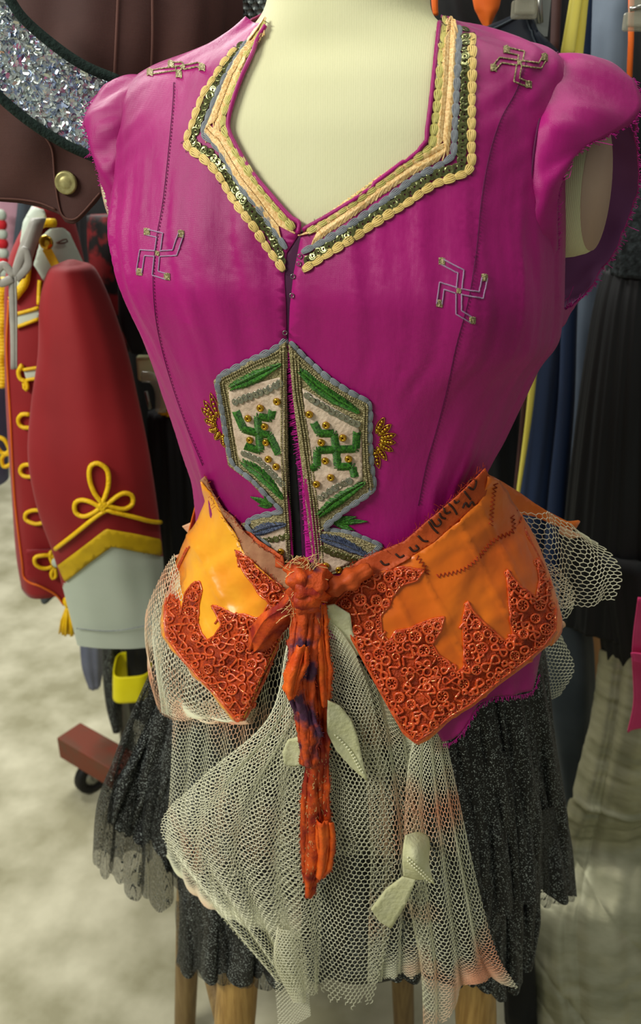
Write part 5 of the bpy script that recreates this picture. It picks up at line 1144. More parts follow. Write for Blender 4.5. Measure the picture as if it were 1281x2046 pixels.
# brown coat
ct = garment('brown_coat', 'dark brown twill coat with pointed flap and brass button, behind the sequinned collar', 'coat', at=P(200, 330, 1.1))
V, F = loft([(-260, 60, 330, 1.14, .16), (-120, -40, 430, 1.14, .20), (0, -90, 470, 1.14, .22), (160, -110, 450, 1.14, .24), (330, -120, 380, 1.14, .22), (385, -130, 260, 1.14, .2)], 160, rip=((.035, 9, 1.2, 0), (.02, 17, .3, 0)))
o = mk('coat_body', V, F, M['brown'], ct); cb = bvh_of(V, F)
for sp in ([(236, -10), (232, 80), (228, 160)], [(304, -10), (304, 80), (300, 170)]): cord_on(cb, sp, .0016, M['brown_trim'], 'seam', ct, .0006)
fl = [(-14, 180), (60, 230), (130, 275), (212, 300), (210, 380), (196, 402), (168, 432), (150, 448), (132, 446), (119, 428), (80, 414), (40, 406), (-14, 402)]
oo, (V, T) = card(fl, lambda x, y: 1.0+(y-300)*.0001, 9, lambda x, y: .006*math.sin(x/33)*math.sin(y/60), M['brown'], 'pointed_flap', ct, thick=.005, label='pointed lower flap with topstitched edge')
fb = bvh_of(V, T)
cord_on(fb, [(200, 385), (166, 424), (148, 438), (130, 434), (120, 416), (110, 360), (104, 300), (88, 270)], .0011, M['brown_trim'], 'topstitching', ct, .001)
cord_on(fb, [(-6, 396), (40, 398), (80, 405), (112, 418)], .0011, M['brown_trim'], 'topstitching', ct, .001)
h = cast(fb, 133, 365); a = np.linspace(0, 2*math.pi, 32, endpoint=False); pr = [(.0001, .0056), (.004, .0058), (.0062, .0050), (.0078, .0044), (.0105, .0052), (.0122, .0046), (.0128, .002), (.0122, .0002)]
V = np.array([h[0]+[r*math.cos(q), -t, r*math.sin(q)] for r, t in pr for q in a]); mk('button', V, gridf(len(pr), 32, cv=True), M['brass_button'], ct, label='pale brass button')
# sequinned collar band
sb = garment('sequin_collar', 'wide curved band of silver sequins with dark green binding, top left corner', 'collar', at=P(100, 330, .97))
po = [(-30, -60), (8, -20), (45, 35), (110, 92), (170, 132), (236, 160), (222, 240), (196, 322), (130, 290), (60, 246), (0, 196), (-40, 150)]
oo, (V, T) = card(po, lambda x, y: .96+(x-100)*.00016, 10, lambda x, y: .010*math.sin(math.pi*min(1, max(0, (x*.55-y*.83+170)/260))), M['sequin_ground'], 'band_ground', sb, thick=.004, smooth_out=False)
gb = bvh_of(V, T); S1 = Bag(); S2 = Bag(); pa = np.array(po)
for i in range(5200):
    x, y = rng.uniform(-30, 236), rng.uniform(-30, 320)
    if not inpoly(np.array([x]), np.array([y]), pa)[0]: continue
    h = cast(gb, x, y)
    if h is None: continue
    n = h[1]+rng.normal(0, .42, 3); n /= np.linalg.norm(n); t = np.cross(n, [.1, .2, 1.]); t /= np.linalg.norm(t); s = np.cross(n, t); q = np.arange(6)*math.pi/3; r = rng.uniform(.0024, .0042)
    (S1 if rng.random() < .72 else S2).add(h[0]+h[1]*rng.uniform(.001, .003)+np.array([math.cos(k)*t*r+math.sin(k)*s*r for k in q]), [np.array([[0, 1, 2, 3], [0, 3, 4, 5]])])
S1.build('silver_sequins', M['silver'], sb, kind='stuff', smooth=False); S2.build('bluish_sequins', M['silver_blue'], sb, kind='stuff', smooth=False)
for pth in ([(-30, -60), (8, -20), (45, 35), (110, 92), (170, 132), (236, 160)], [(-40, 150), (0, 194), (60, 244), (130, 288), (197, 318)]):
    q = resample(pth, step=8); pts = np.array([P(x, y, .955+(x-100)*.00016) for x, y in q]); mk('felt_binding', *tube(pts, .0052, 10), M['dkgreen'], sb)
# scale patterned cloth beside the neck
sc = garment('scale_cloth', 'silvery foil cloth patterned with dark-edged scales, left of the neck', 'fabric', at=P(500, 90, 1.2))
V, F = loft([(-150, 440, 570, 1.22, .08), (0, 452, 575, 1.22, .09), (60, 462, 570, 1.22, .08), (130, 470, 560, 1.22, .06)], 60, rip=((.03, 5, 1, 0),)); mk('cloth', V, F, M['black'], sc); sbv = bvh_of(V, F)
b = beadmesh('scale', M['scales'])
a6 = np.arange(6)*math.pi/3; sv = [[.46*math.cos(q), .46*math.sin(q), 0] for q in a6]+[[.36*math.cos(q), .36*math.sin(q), .12] for q in a6]+[[0, 0, .16]]
scm = mesh_data('scale', sv, [gridf(2, 6, cv=True), np.array([[12, 6+i, 6+(i+1) % 6] for i in range(6)])], M['scales'])
for r_ in range(-1, 9):
    for c_ in range(6):
        x = 466+c_*18+(r_ % 2)*9; y = r_*12; h = cast(sbv, x, y)
        if h is None or x > 556: continue
        t = np.cross(h[1], [0, 0, 1.]); t /= np.linalg.norm(t); s = np.cross(h[1], t); inst('scale', scm, sc, h[0]+h[1]*.0006, np.stack([t*.0145, s*.0125, h[1]*.012], 1))

# crimson band uniform jacket
jk = garment('band_jacket', 'crimson marching-band jacket with yellow braid loops and white cuffs', 'jacket', at=P(180, 1300, 1.35))
V, F = loft([(395, 84, 112, 1.42, .10), (430, 66, 136, 1.42, .14), (520, 26, 160, 1.42, .18), (640, 22, 176, 1.42, .22), (800, 26, 200, 1.42, .24), (960, 34, 220, 1.42, .22), (1080, 42, 190, 1.42, .2), (1150, 52, 170, 1.42, .18)], 110, rip=((.02, 6, .4, .5),), e=.9)
o = mk('jacket_body', V, F, M['red'], jk); jb = bvh_of(V, F)
oo, (V2, T2) = card([(52, 1100), (170, 1100), (140, 1205), (128, 1210), (112, 1190), (84, 1174), (54, 1158)], lambda x, y: 1.30+(x-50)*.0002, 10, lambda x, y: .002*math.sin(x/15), M['red'], 'jacket_tail', jk, thick=.004)
tb = bvh_of(np.vstack([V, V2]), [F[0], np.vstack([F[1], T2+len(V)])])
def z5(l): return [(x/4.927, 380+y/4.927) for x, y in l]
def z6(l): return [(x/2.843, 900+y/2.843) for x, y in l]
def z7(l): return [(x/3.05, 400+y/3.05) for x, y in l]
panel_on(jb, z5([(340, 180), (430, 210), (450, 300), (340, 400), (290, 560), (262, 860), (230, 1000), (160, 1060), (150, 900), (215, 760), (225, 520), (260, 330)]), M['white_cloth'], 'collar', jk, .006, 6, thick=.003, label='pale standing collar')
cord_on(jb, z5([(500, 335), (420, 340), (345, 430), (305, 600), (282, 800), (262, 920), (200, 1020), (150, 1085)]), .0068, M['yellow'], 'yellow_braid', jk, .009, step=7)
cord_on(jb, z5([(395, 890), (388, 1000), (384, 1130)]), .0035, M['yellow'], 'yellow_braid', jk, .004)
panel_on(jb, z5([(380, 600), (345, 740), (425, 895), (470, 850), (540, 760), (600, 735), (770, 750), (700, 600), (620, 430), (560, 380), (470, 385), (400, 470)]), M['white_cloth'], 'epaulette', jk, .012, 6, thick=.005, label='pale shoulder epaulette')
def bar(p0, p1, Y, w, m, name, parent, off=0, th=.003, label=None):
    a_, b_ = P(*p0, Y), P(*p1, Y); t = (b_-a_); L = np.linalg.norm(t); t /= L; s = np.cross(t, [0, 1., 0]); R = np.stack([t, s, np.cross(t, s)], 1)
    o = mk(name, *box((a_+b_)/2, (L/2, w/2, th/2), R), m, parent, smooth=False, label=label); bb = o.modifiers.new('bevel', 'BEVEL'); bb.width = th*.4; bb.segments = 2; return o
hy1 = cast(jb, 100, 500)[0][1]
bar(z5([(455, 570)])[0], z5([(555, 755)])[0], hy1-.028, .014, M['yellow'], 'epaulette_strap', jk)
p = P(*z5([(455, 515)])[0], hy1-.03); mk('gold_button', *ball(p, np.eye(3)*[.011, .006, .011], 18, 10), M['gold_metal'], jk)
cord_on(tb, z5([(500, 530), (560, 490), (585, 510), (550, 530), (500, 528)]), .0012, M['brown_trim'], 'button_cord', jk, .017)
for (l, nm) in ((z7([(92, 700), (240, 655), (240, 722), (105, 775)]), 'w'), (z7([(150, 1030), (245, 1015), (240, 1080), (165, 1092)]), 'w')):
    panel_on(jb, l, M['white_cloth'], 'chest_bar', jk, .004, 5, thick=.002, label='pale chest bar')
    cord_on(jb, [l[0], l[1]], .0028, M['yellow'], 'yellow_braid', jk, .006, smooth=False); cord_on(jb, [l[3], l[2]], .0028, M['yellow'], 'yellow_braid', jk, .006, smooth=False)
for l in (z7([(145, 1000), (125, 1040), (135, 1085), (165, 1100), (175, 1135), (162, 1150), (155, 1110)]), z7([(190, 1300), (145, 1300), (125, 1335), (145, 1375), (200, 1380)]), z7([(218, 1605), (160, 1605), (138, 1640), (165, 1675), (230, 1672)]),
          z6([(265, 400), (270, 360), (220, 330), (165, 345), (160, 385), (210, 408), (265, 400), (265, 440), (290, 460)]), z6([(320, 630), (300, 590), (240, 588), (200, 600), (205, 640), (250, 662), (300, 650)]), z6([(300, 640), (282, 590), (296, 560), (315, 590), (305, 640)]), z6([(305, 650), (290, 690), (300, 718), (318, 700), (310, 660)])):
    cord_on(tb, l, .0036, M['yellow'], 'braid_loop', jk, .006, step=5)
cord_on(tb, [(20, 600), (16, 700), (24, 850), (32, 1000), (46, 1120), (52, 1156), (84, 1172), (112, 1188), (128, 1208)], .002, M['orange_cloth'], 'edge_piping', jk, .002)
h = cast(tb, 114, 1124)
mk('white_button', *ball(P(114, 1124, h[0][1]-.01), np.eye(3)*[.010, .006, .010], 16, 8), M['white_cloth'], jk)
# sleeve
V, F = loft(sleeve_rows := [(520, 132, 150, 1.28, .02), (526, 118, 164, 1.28, .05), (540, 100, 188, 1.28, .09), (600, 86, 217, 1.28, .12), (700, 82, 250, 1.27, .13), (800, 68, 272, 1.26, .14), (900, 62, 292, 1.25, .15), (1000, 80, 308, 1.25, .15), (1090, 108, 320, 1.25, .12), (1160, 126, 326, 1.25, .09), (1284, 154, 330, 1.25, .04)], 200, rip=((.018, 5, 2.4, 0), (.01, 9, 1.4, 0)), e=.92, sub=16)
sv = bvh_of(V, F); sx_, sy_ = proj(V); lineY = lambda x: np.interp(x, [60, 132, 178, 224, 270, 340], [1250, 1160, 1122, 1088, 1098, 1114])
isc = sy_ > lineY(sx_); Fq = F[0]; cf = isc[Fq].mean(1) > .5
mk('sleeve', V, [Fq[~cf], F[1][:200]], M['red'], jk, label='crimson sleeve hanging in front of the body')
mk('cuff', V, [Fq[cf], F[1][200:]], M['white_cloth'], jk, label='pale mint-white cuff')
panel_on(sv, [(118, 1128), (165, 1092), (212, 1056), (270, 1066), (318, 1077), (321, 1110), (270, 1100), (224, 1090), (178, 1124), (132, 1162)], M['yellow_dull'], 'cuff_band', jk, .0035, 8, thick=.003, label='yellow ribbed band peaking over the cuff')
for l in (z6([(325, 552), (450, 450), (590, 340), (640, 345), (760, 375), (840, 400), (915, 410)]), z6([(600, 320), (540, 240), (512, 160), (515, 90), (555, 70), (605, 110), (612, 190), (590, 270), (560, 320)]), z6([(600, 290), (540, 345), (480, 368), (435, 345), (432, 295), (470, 275), (530, 292), (600, 340)]), z6([(575, 335), (630, 280), (690, 240), (740, 250), (745, 300), (700, 328), (640, 318), (580, 290)])):
    cord_on(sv, l, .0038, M['yellow'], 'yellow_braid', jk, .004, step=6)
cord_on(sv, [(156, 1252), (230, 1256), (322, 1240)], .0008, M['grey_thread'], 'hem_stitching', jk, .0052)
# tassel and grey ribbon
ts = garment('yellow_tassel', 'yellow tassel hanging below the jacket front', 'tassel', at=P(138, 1262, 1.32))
b = Bag()
for k in range(46):
    a0 = rng.uniform(0, 6.28); r0 = .004; r1 = rng.uniform(.004, .018); p0 = P(137, 1212, 1.32)+[r0*math.cos(a0), r0*math.sin(a0), 0]; p1 = P(138, 1262, 1.32)+[r1*math.cos(a0), r1*math.sin(a0), rng.uniform(-.003, .003)]; b.add(*tube([p0, (p0+p1)/2+[.003*math.cos(a0), 0, 0], p1], .0016, 5))
b.build('fringe', M['yellow'], ts, kind='stuff'); mk('tassel_head', *ball(P(136, 1202, 1.32), np.eye(3)*[.010, .010, .013], 14, 8), M['yellow'], ts); mk('cord', *tube([P(124, 1150, 1.32), P(130, 1180, 1.32), P(135, 1196, 1.32)], .003, 8), M['yellow'], ts)
gr = garment('grey_ribbon', 'grey satin ribbon tied in a bow on the jacket front, ends hanging', 'ribbon', at=P(30, 738, 1.26))
b1 = Sheet([[(18, 556, 1.24), (34, 552, 1.235)], [(20, 640, 1.245), (36, 640, 1.24)], [(22, 738, 1.25), (36, 736, 1.245)]], [(.002, 1.5, 1, 0)]).mesh(10, 30); mk('ribbon_end', *b1, M['grey_strap'], gr, thick=.0015)
for pts in ([(28, 552), (8, 530), (-8, 546), (0, 566), (26, 556)], [(28, 552), (40, 520), (50, 500), (56, 530), (32, 558)]):
    q = np.array([P(x, y, 1.235) for x, y in pts]); q = crom(q, np.linspace(0, 1, 24)); mk('bow_loop', *tube(q, .006, 8, flat=.35), M['grey_strap'], gr)
V, F = loft([(436, 62, 92, 1.30, .03), (500, 36, 70, 1.29, .03), (556, 20, 50, 1.27, .03)], 30); mk('ribbon_strap', V, F, M['grey_strap'], gr)
# things at the left edge
fr = garment('yellow_fringe', 'yellow fringed braid at the left edge beside the jacket', 'fringe', at=P(4, 770, 1.5)); b = Bag()
for y in range(560, 775, 7):
    b.add(*ball(P(4+3*math.sin(y), y, 1.5), np.eye(3)*[.010, .008, .006], 8, 6))
b.build('looped_fringe', M['yellow'], fr, kind='stuff')
b2 = thing('yellow_frog_loop', P(6, 932, 1.5), 'yellow cord loops on a second garment at the left edge', 'cord')
for l in ([(-8, 872), (10, 880), (20, 905), (4, 905), (-8, 890)], [(18, 902), (4, 915), (8, 932), (22, 925), (20, 900)]): mk('cord_loop', *tube(crom(np.array([P(x, y, 1.5) for x, y in l]), np.linspace(0, 1, 30)), .0042, 8), M['yellow'], b2)
V, F = loft([(560, -60, 4, 1.6, .1), (760, -60, 8, 1.6, .1), (960, -50, 14, 1.6, .1)], 40); mk('daylight_block', V, F, M['blue_daylight'], None, label='pale blue block standing in for bluish daylight on the floor, left edge', cat='clothing')  # added block, its blue stands in for daylight falling on the floor
pk = thing('pink_garment', P(10, 560, 1.9), 'pale pink garment with a red and white striped edge at the left edge', 'clothing')
V, F = loft([(300, -40, 60, 1.9, .1), (420, -40, 66, 1.9, .1), (560, -40, 46, 1.9, .1)], 50, rip=((.03, 7, 1, 0),)); mk('pink_cloth', V, F, M['pinkwall'], pk)
for i in range(7): mk('red_stripe' if i % 2 else 'white_stripe', *ball(P(2+i*1.2, 430+i*19, 1.82), np.eye(3)*[.012, .010, .012], 12, 8), M['redstripe'] if i % 2 else M['white_cloth'], pk)
V, F = loft([(380, 44, 100, 1.7, .1), (500, 30, 90, 1.7, .1), (620, 20, 80, 1.7, .1)], 50, rip=((.03, 7, 1, 0),)); mk('dark_grey_garment', V, F, M['stripe_dark'], None, label='dark grey garment above the jacket collar, left edge', cat='clothing')
# black garments behind
V, F = loft([(300, 150, 440, 1.86, .20), (500, 150, 430, 1.86, .24), (900, 190, 460, 1.86, .26), (1290, 225, 460, 1.86, .26), (1390, 262, 440, 1.86, .24)], 140, rip=((.04, 11, 1, .3), (.02, 23, 2, .3))); mk('black_dress', V, F, M['black'], None, label='long black garment filling the rack behind the jacket sleeve', cat='clothing')
mg = thing('maroon_garment', P(250, 700, 1.50), 'black garment with blurred maroon patches, right of the jacket sleeve', 'clothing')
V, F = loft([(430, 176, 290, 1.62, .08), (520, 180, 310, 1.62, .10), (600, 190, 300, 1.62, .10), (660, 225, 275, 1.62, .08), (700, 240, 262, 1.62, .05)], 70, rip=((.05, 7, 1, 0),)); mk('cloth', V, F, M['maroon'], mg)
V, F = loft([(560, 236, 330, 1.46, .06), (640, 240, 330, 1.46, .08), (700, 262, 300, 1.46, .06)], 40, rip=((.05, 5, 1, 0),)); mk('dark_fold', V, F, M['black'], mg)
# hanger clip, yellow waist, black skirt
hc = thing('skirt_hanger', P(320, 830, 1.38), 'cream plastic skirt hanger with a clear clip, left of the magenta top', 'hanger')
o = mk('hanger_bar', *box(P(335, 735, 1.40), (.052, .008, .022)), M['cream_plastic'], hc, smooth=False); bb = o.modifiers.new('bevel', 'BEVEL'); bb.width = .005; bb.segments = 3
mk('bar_rim', *tube([P(276, 716, 1.395), P(330, 713, 1.395), P(395, 712, 1.395)], .0045, 10), M['cream_plastic'], hc)
for x in (330, 350): mk('clip_arm', *tube([P(x-6, 752, 1.385), P(x, 785, 1.38), P(x+8, 815, 1.385)], .0055, 8), M['cream_plastic'], hc)
mk('clip_jaw', *tube(crom(np.array([P(284, 752, 1.37), P(306, 756, 1.365), P(320, 780, 1.365), P(322, 822, 1.37)]), np.linspace(0, 1, 20)), .010, 10, flat=.6), M['clear_plastic'], hc, label='smoky clear clip')
mk('clip_spring', *tube(crom(np.array([P(292, 782, 1.37), P(296, 800, 1.365), P(300, 816, 1.37)]), np.linspace(0, 1, 10)), .0035, 8), M['steel'], hc)
ys = thing('black_skirt', P(350, 1180, 1.42), 'black skirt with a gathered yellow satin waist, clipped on the cream hanger', 'skirt')
V, F = loft([(783, 322, 420, 1.42, .05), (805, 324, 424, 1.42, .055), (826, 318, 428, 1.42, .05)], 120, rip=((.05, 19, 1, 0),)); mk('yellow_waist', V, F, M['yellow'], ys)
V, F = loft([(822, 296, 440, 1.43, .06), (900, 300, 450, 1.43, .10), (1100, 306, 470, 1.43, .14), (1220, 315, 480, 1.43, .15)], 160, rip=((.06, 13, 1, .1), (.03, 29, 2, .1))); mk('skirt_cloth', V, F, M['softblack'], ys)
V, F = loft([(1180, 204, 240, 1.50, .04), (1320, 205, 240, 1.50, .05), (1400, 212, 242, 1.50, .05), (1455, 226, 244, 1.50, .04)], 50, rip=((.04, 5, 1, .1),)); mk('black_trouser_leg', V, F, M['glitter'], None, label='dark sparkling trouser leg hanging below the white cuff', cat='trousers')
V, F = loft([(1230, 160, 206, 1.62, .04), (1320, 164, 206, 1.62, .05), (1372, 178, 200, 1.62, .03)], 50, rip=((.08, 7, 1, .1),)); mk('blue_tulle', V, F, mat('blue_grey_tulle', (92, 100, 128), (112, 118, 146), rough=.8, alpha=.75), None, label='blue-grey tulle hem below the white cuff', cat='fabric')
V, F = loft([(1100, 250, 420, 1.50, .12), (1300, 255, 400, 1.50, .12), (1420, 262, 380, 1.50, .10)], 80, rip=((.05, 9, 1, .1),)); mk('black_trousers', V, F, M['black'], None, label='black trousers behind the yellow band, left of the skirt', cat='trousers')
yb = thing('yellow_band', P(262, 1390, 1.42), 'bright yellow wide band below the white cuff', 'band')
V, F = loft([(1326, 231, 300, 1.44, .09), (1350, 230, 298, 1.44, .09), (1378, 230, 294, 1.44, .085)], 40, e=.5, caps=False, rip=((.01, 3, 1, 0),), yaw=.12); mk('folded_strip', V, F, M['yellow_paper'], yb, thick=.003)
V, F = loft([(1150, 78, 120, 1.5, .06), (1180, 80, 118, 1.5, .05), (1200, 84, 100, 1.5, .03)], 30, rip=((.05, 4, 1, 0),)); mk('grey_lining', V, F, M['stripe_dark'], None, label='grey-green cloth edge showing under the jacket front', cat='fabric')
# ---------------------------------------------------------------- crowded clothes on the right
def hangm(name, lab, cat, rows, m, nseg=90, rip=((.04, 7, 1, 0),), e=1.0, yaw=0, parent=None, part=None):
    V, F = loft(rows, nseg, rip, e=e, yaw=yaw); return mk(part or name, V, F, M[m], parent, label=lab, cat=cat)
rr = thing('clothes_rail', (P(1150, 0, 1.6)[0], 1.88, 0), 'steel clothes rail at the right, hidden behind the hanging clothes', 'rail')
ux = P(1150, 0, 1.7)[0]
mk('top_rail', *tube([[.28, 1.88, 1.98], [.8, 1.88, 1.98], [1.5, 1.88, 1.98]], .014, 12), M['steel'], rr)
mk('upright_pole', *tube([[.28, 1.88, 0], [.28, 1.88, 1.0], [.28, 1.88, 1.98]], .014, 12), M['steel'], rr); mk('upright_pole', *tube([[1.5, 1.88, 0], [1.5, 1.88, 1.0], [1.5, 1.88, 1.98]], .014, 12), M['steel'], rr)
hangm('black_backdrop', 'long black backdrop added behind the navy cloth to close bright gaps', 'dress', [(-200, 860, 1400, 2.12, .25), (300, 860, 1400, 2.12, .3), (900, 830, 1400, 2.12, .34), (1290, 800, 1400, 2.12, .36)], 'black', 200, ((.03, 17, 1, 0), (.02, 31, 0, 0)))  # added dark backing so no backlit gap shows between the clothes
hangm('black_coat', 'black garment hanging between the waist and the yellow strip', 'coat', [(-100, 868, 990, 1.7, .12), (200, 870, 1040, 1.7, .2), (700, 900, 1050, 1.7, .22), (1100, 900, 1060, 1.7, .24), (1380, 880, 1060, 1.7, .24)], 'softblack', 100, ((.04, 11, 1, 0),))
hangm('dark_brown_shirt', 'dark brown-black patterned shirt right of the neck', 'shirt', [(-120, 840, 950, 1.35, .08), (0, 850, 958, 1.35, .10), (90, 858, 985, 1.35, .10)], 'black', 70)
hangm('orange_sleeve', 'orange cotton cloth wedge above the shoulder', 'fabric', [(-120, 930, 1015, 1.24, .03), (0, 944, 1000, 1.24, .03), (30, 955, 990, 1.24, .03), (56, 969, 978, 1.24, .02)], 'orange_cloth', 40, ((.03, 3, 1, 0),))
hangm('orange_strip', 'thin strip of orange cloth touching the neck', 'fabric', [(-120, 858, 878, 1.1, .02), (0, 862, 875, 1.1, .02), (30, 866, 876, 1.1, .015)], 'orange_cloth', 24, ())
bl = thing('charcoal_blouse', P(1040, 160, 1.22), 'charcoal blouse with folded collar clipped above the right shoulder', 'blouse')
oo, (V, T) = card([(955, 62), (1000, 42), (1050, 16), (1062, 20), (1075, 60), (1120, 105), (1125, 190), (980, 190), (960, 120)], lambda x, y: 1.2, 9, lambda x, y: .010*math.sin(x/30)*math.sin(y/50)-.012*math.exp(-((x-1050-.5*(y-20))/9)**2), M['deepnavy'], 'blouse_front', bl, thick=.006); cbv = bvh_of(V, T)
for sp in ([(958, 68), (1000, 50), (1052, 24)], [(1050, 24), (1076, 90), (1112, 130)]): cord_on(cbv, sp, .0012, M['stripe_dark'], 'topstitching', bl, .002)
def clip(x, y, Y, nm, lab):
    c = thing('clothes_clip', P(x, y+24, Y), lab, 'clip'); p = P(x, y, Y)
    for k, (w, h) in enumerate(((.020, .010), (.016, .018))):
        o = mk('clip_jaw', *box(p+[0, -.004-.005*k, -.012+.012*k], (w*.8, .004, h)), M['clear_plastic'], c, smooth=False); bb = o.modifiers.new('bevel', 'BEVEL'); bb.width = .003; bb.segments = 2
    mk('clip_spring', *tube([p+[-.012, -.012, 0], p+[0, -.014, .003], p+[.012, -.012, 0]], .0028, 8), M['steel'], c)
clip(1048, -2, 1.18, 'a', 'clear plastic clothes clip holding the charcoal blouse'); clip(1272, 22, 1.16, 'b', 'clear plastic clothes clip at the right edge above the black cloth')
hk_ = thing('hanger_hook', P(1078, 50, 1.22), 'dark metal hanger hook behind the charcoal blouse', 'hook'); mk('hook_plate', *box(P(1078, 14, 1.25), (.013, .005, .034)), M['steel'], hk_, smooth=False); mk('hook_wire', *tube([P(1074, -50, 1.25), P(1078, 0, 1.24), P(1080, 46, 1.24)], .004, 8), M['steel'], hk_)
mk('wooden_stick', *tube([P(1262, -40, 1.2), P(1261, 80, 1.2), P(1256, 200, 1.2)], .0038, 8), M['orange_cloth'], None, label='thin orange-brown stick running down from the clip at the right edge', cat='stick')
hangm('brown_ribbon', 'dark brown strip left of the yellow straps', 'ribbon', [(-60, 1106, 1124, 1.45, .03), (110, 1100, 1116, 1.45, .03)], 'brown', 24, ())
yy = thing('yellow_straps', P(1140, 110, 1.28), 'two pale yellow satin straps hanging above the right shoulder', 'strap')
for rows in ([(-80, 1150, 1176, 1.28, .014), (0, 1138, 1164, 1.28, .014), (120, 1118, 1146, 1.28, .014)], [(-80, 1164, 1186, 1.30, .012), (0, 1156, 1176, 1.30, .012), (60, 1150, 1170, 1.30, .012), (120, 1140, 1164, 1.30, .012)]): mk('strap', *loft(rows, 24, ()), M['paleyellow'], yy)
hangm('yellow_piping', 'thin pale yellow strip running down beside the navy cloth', 'ribbon', [(600, 1074, 1086, 1.36, .01), (715, 1062, 1076, 1.36, .01), (840, 1050, 1062, 1.36, .01), (1000, 1030, 1037, 1.36, .008), (1060, 1024, 1030, 1.36, .008)], 'paleyellow', 20, ())
hangm('brown_piping', 'dark brown strip left of the thin yellow strip', 'ribbon', [(700, 1050, 1066, 1.40, .01), (860, 1038, 1052, 1.40, .01), (1060, 1018, 1030, 1.40, .01)], 'brown', 20, ())
hangm('blue_ribbed_trousers', 'grey-blue pinstriped trousers hanging behind the right sleeve', 'trousers', [(-120, 1186, 1268, 1.5, .09), (0, 1184, 1262, 1.5, .09), (120, 1180, 1254, 1.5, .09), (300, 1172, 1246, 1.5, .09), (560, 1160, 1232, 1.5, .09), (700, 1148, 1215, 1.5, .09), (1000, 1128, 1190, 1.5, .09)], 'stripe', 90, ((.05, 4, .5, 0),))
hangm('navy_trousers', 'navy trousers hanging right of the thin yellow strip', 'trousers', [(300, 1096, 1160, 1.44, .08), (600, 1078, 1148, 1.44, .1), (800, 1058, 1124, 1.44, .1), (1000, 1036, 1104, 1.44, .1), (1300, 1000, 1090, 1.44, .1)], 'navy', 80, ((.04, 4, 2.5, 0),))
hangm('navy_jacket', 'second navy garment, narrow, left of the black pleated skirt', 'jacket', [(-60, 1160, 1184, 1.36, .03), (300, 1140, 1172, 1.36, .03), (600, 1124, 1154, 1.36, .03), (800, 1116, 1148, 1.36, .03), (1000, 1096, 1134, 1.36, .03), (1200, 1080, 1128, 1.36, .03)], 'navy', 60, ((.04, 3, 1.5, 0),))
ps = thing('black_pleated_skirt', P(1240, 1340, 1.28), 'black pleated skirt with a soft charcoal waistband at the right edge', 'skirt')
V, F = loft([(-60, 1270, 1330, 1.34, .05), (90, 1262, 1340, 1.34, .06), (190, 1260, 1345, 1.34, .06)], 40, ((.04, 5, 1, 0),)); mk('strap_cloth', V, F, M['softblack'], ps)
V, F = loft([(370, 1236, 1420, 1.26, .10), (430, 1224, 1430, 1.26, .12), (500, 1214, 1440, 1.26, .13), (548, 1216, 1450, 1.26, .13)], 120, ((.02, 9, 1, 0), (.012, 31, 2, 0))); mk('waistband', V, F, M['fur'], ps)
V, F = loft([(535, 1212, 1450, 1.27, .12), (620, 1190, 1470, 1.27, .15), (800, 1162, 1500, 1.27, .18), (1000, 1138, 1540, 1.27, .2), (1200, 1122, 1560, 1.27, .20), (1236, 1118, 1570, 1.27, .20)], 360, ((.014, 19, 1, .0), (.012, 37, 2, .0), (.007, 61, .3, .2))); mk('pleated_cloth', V, F, M['softblack'], ps)
V, F = loft([(1100, 1190, 1500, 1.22, .12), (1250, 1200, 1530, 1.22, .13), (1320, 1208, 1540, 1.22, .12)], 240, ((.012, 17, 1, .0), (.01, 37, 2, .2))); mk('pleated_layer', V, F, M['softblack'], ps)
hangm('slate_ribbed_dress', 'dark slate ribbed garment tapering down beside the glitter skirt', 'dress', [(1180, 1050, 1150, 1.30, .08), (1260, 1080, 1180, 1.30, .09), (1400, 1090, 1186, 1.30, .09), (1500, 1108, 1172, 1.30, .07), (1600, 1124, 1152, 1.30, .05), (1622, 1134, 1146, 1.30, .03)], 'stripe_dark', 90, ((.05, 5, 1, 0),))
hangm('tan_cloth', 'tan cloth showing between the black skirt and the silver cloth', 'fabric', [(-100, 1192, 1230, 1.62, .03), (900, 1180, 1222, 1.62, .03), (1340, 1180, 1212, 1.62, .03), (1440, 1176, 1204, 1.62, .02)], 'tan', 30, ())
hangm('black_cloth', 'black cloth in the gap under the glitter skirt', 'fabric', [(1500, 980, 1090, 1.06, .06), (1800, 1000, 1066, 1.02, .06), (2046, 1010, 1075, .975, .05)], 'black', 60)
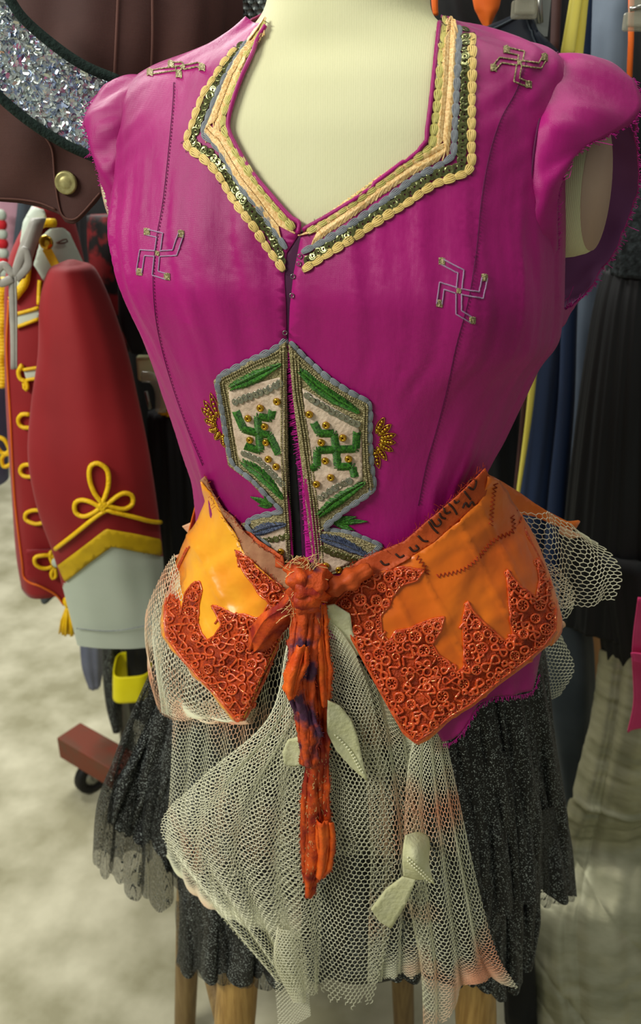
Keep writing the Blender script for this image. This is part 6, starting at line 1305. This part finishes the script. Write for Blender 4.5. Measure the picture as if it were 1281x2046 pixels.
# silver lame sheet
lm = thing('silver_lame_cloth', P(1200, 2200, 1.1), 'creased silver-grey lame cloth hanging at the lower right', 'fabric')
s = Sheet([[(1205, 1300, 1.22), (1245, 1300, 1.19), (1300, 1300, 1.17), (1400, 1300, 1.17)], [(1186, 1440, 1.20), (1225, 1440, 1.17), (1290, 1440, 1.14), (1400, 1440, 1.15)], [(1142, 1608, 1.17), (1190, 1612, 1.14), (1260, 1625, 1.12), (1390, 1640, 1.13)], [(1090, 1700, 1.16), (1160, 1710, 1.13), (1240, 1710, 1.12), (1370, 1700, 1.12)], [(1062, 1850, 1.05), (1130, 1850, 1.03), (1220, 1850, 1.02), (1350, 1850, 1.02)], [(1078, 2050, .96), (1140, 2050, .94), (1230, 2050, .93), (1350, 2050, .93)], [(1084, 2110, .93), (1150, 2110, .91), (1230, 2110, .90), (1350, 2110, .90)]], [(.006, 2.2, 2, 0), (.002, 7, 1, .4)], seed=3)
V, F = s.mesh(120, 260)
q = V.copy(); w = np.array([proj(v) for v in V])
def vna(x, sd): i = np.floor(x); f = x-i; f = f*f*(3-2*f); h = lambda k: np.modf(np.abs(np.sin(k*127.1+sd*311.7)*43758.5453))[0]; return (h(i)*(1-f)+h(i+1)*f)*2-1
X_, Z_ = V[:, 0], V[:, 2]
V[:, 1] += .0035*vna((Z_*42+X_*12), 1)*vna(X_*18+3, 2)+.0022*vna(Z_*95-X_*20, 3)+.004*(1-np.abs(vna(Z_*16+X_*14, 5)))**5
zf = P(1250, 1632, 1.12)[2]; V[:, 1] -= .010*np.exp(-((Z_-zf-.04*(X_-.5))/.006)**2)
mk('lame_sheet', V, F, M['lame'], lm, thick=.001)
pr_ = thing('pink_ribbon', P(1270, 1460, 1.05), 'hot pink satin ribbon with a pointed end at the right edge', 'ribbon')
for rows in ([[(1276, 1195, 1.05), (1330, 1195, 1.05)], [(1264, 1300, 1.05), (1330, 1300, 1.05)], [(1266, 1400, 1.05), (1330, 1380, 1.05)], [(1254, 1464, 1.05), (1330, 1430, 1.05)]], [[(1262, 1306, 1.04), (1330, 1300, 1.04)], [(1263, 1322, 1.038), (1330, 1326, 1.04)]]): mk('ribbon_fold', *Sheet(rows, [(.003, 1.2, 1, 0)]).mesh(16, 40), M['pink'], pr_, thick=.003)
print('OBJECTS', len(scene.objects), 'TRIS', sum(sum(p.loop_total-2 for p in me.polygons)*max(1, 1) for me in bpy.data.meshes))
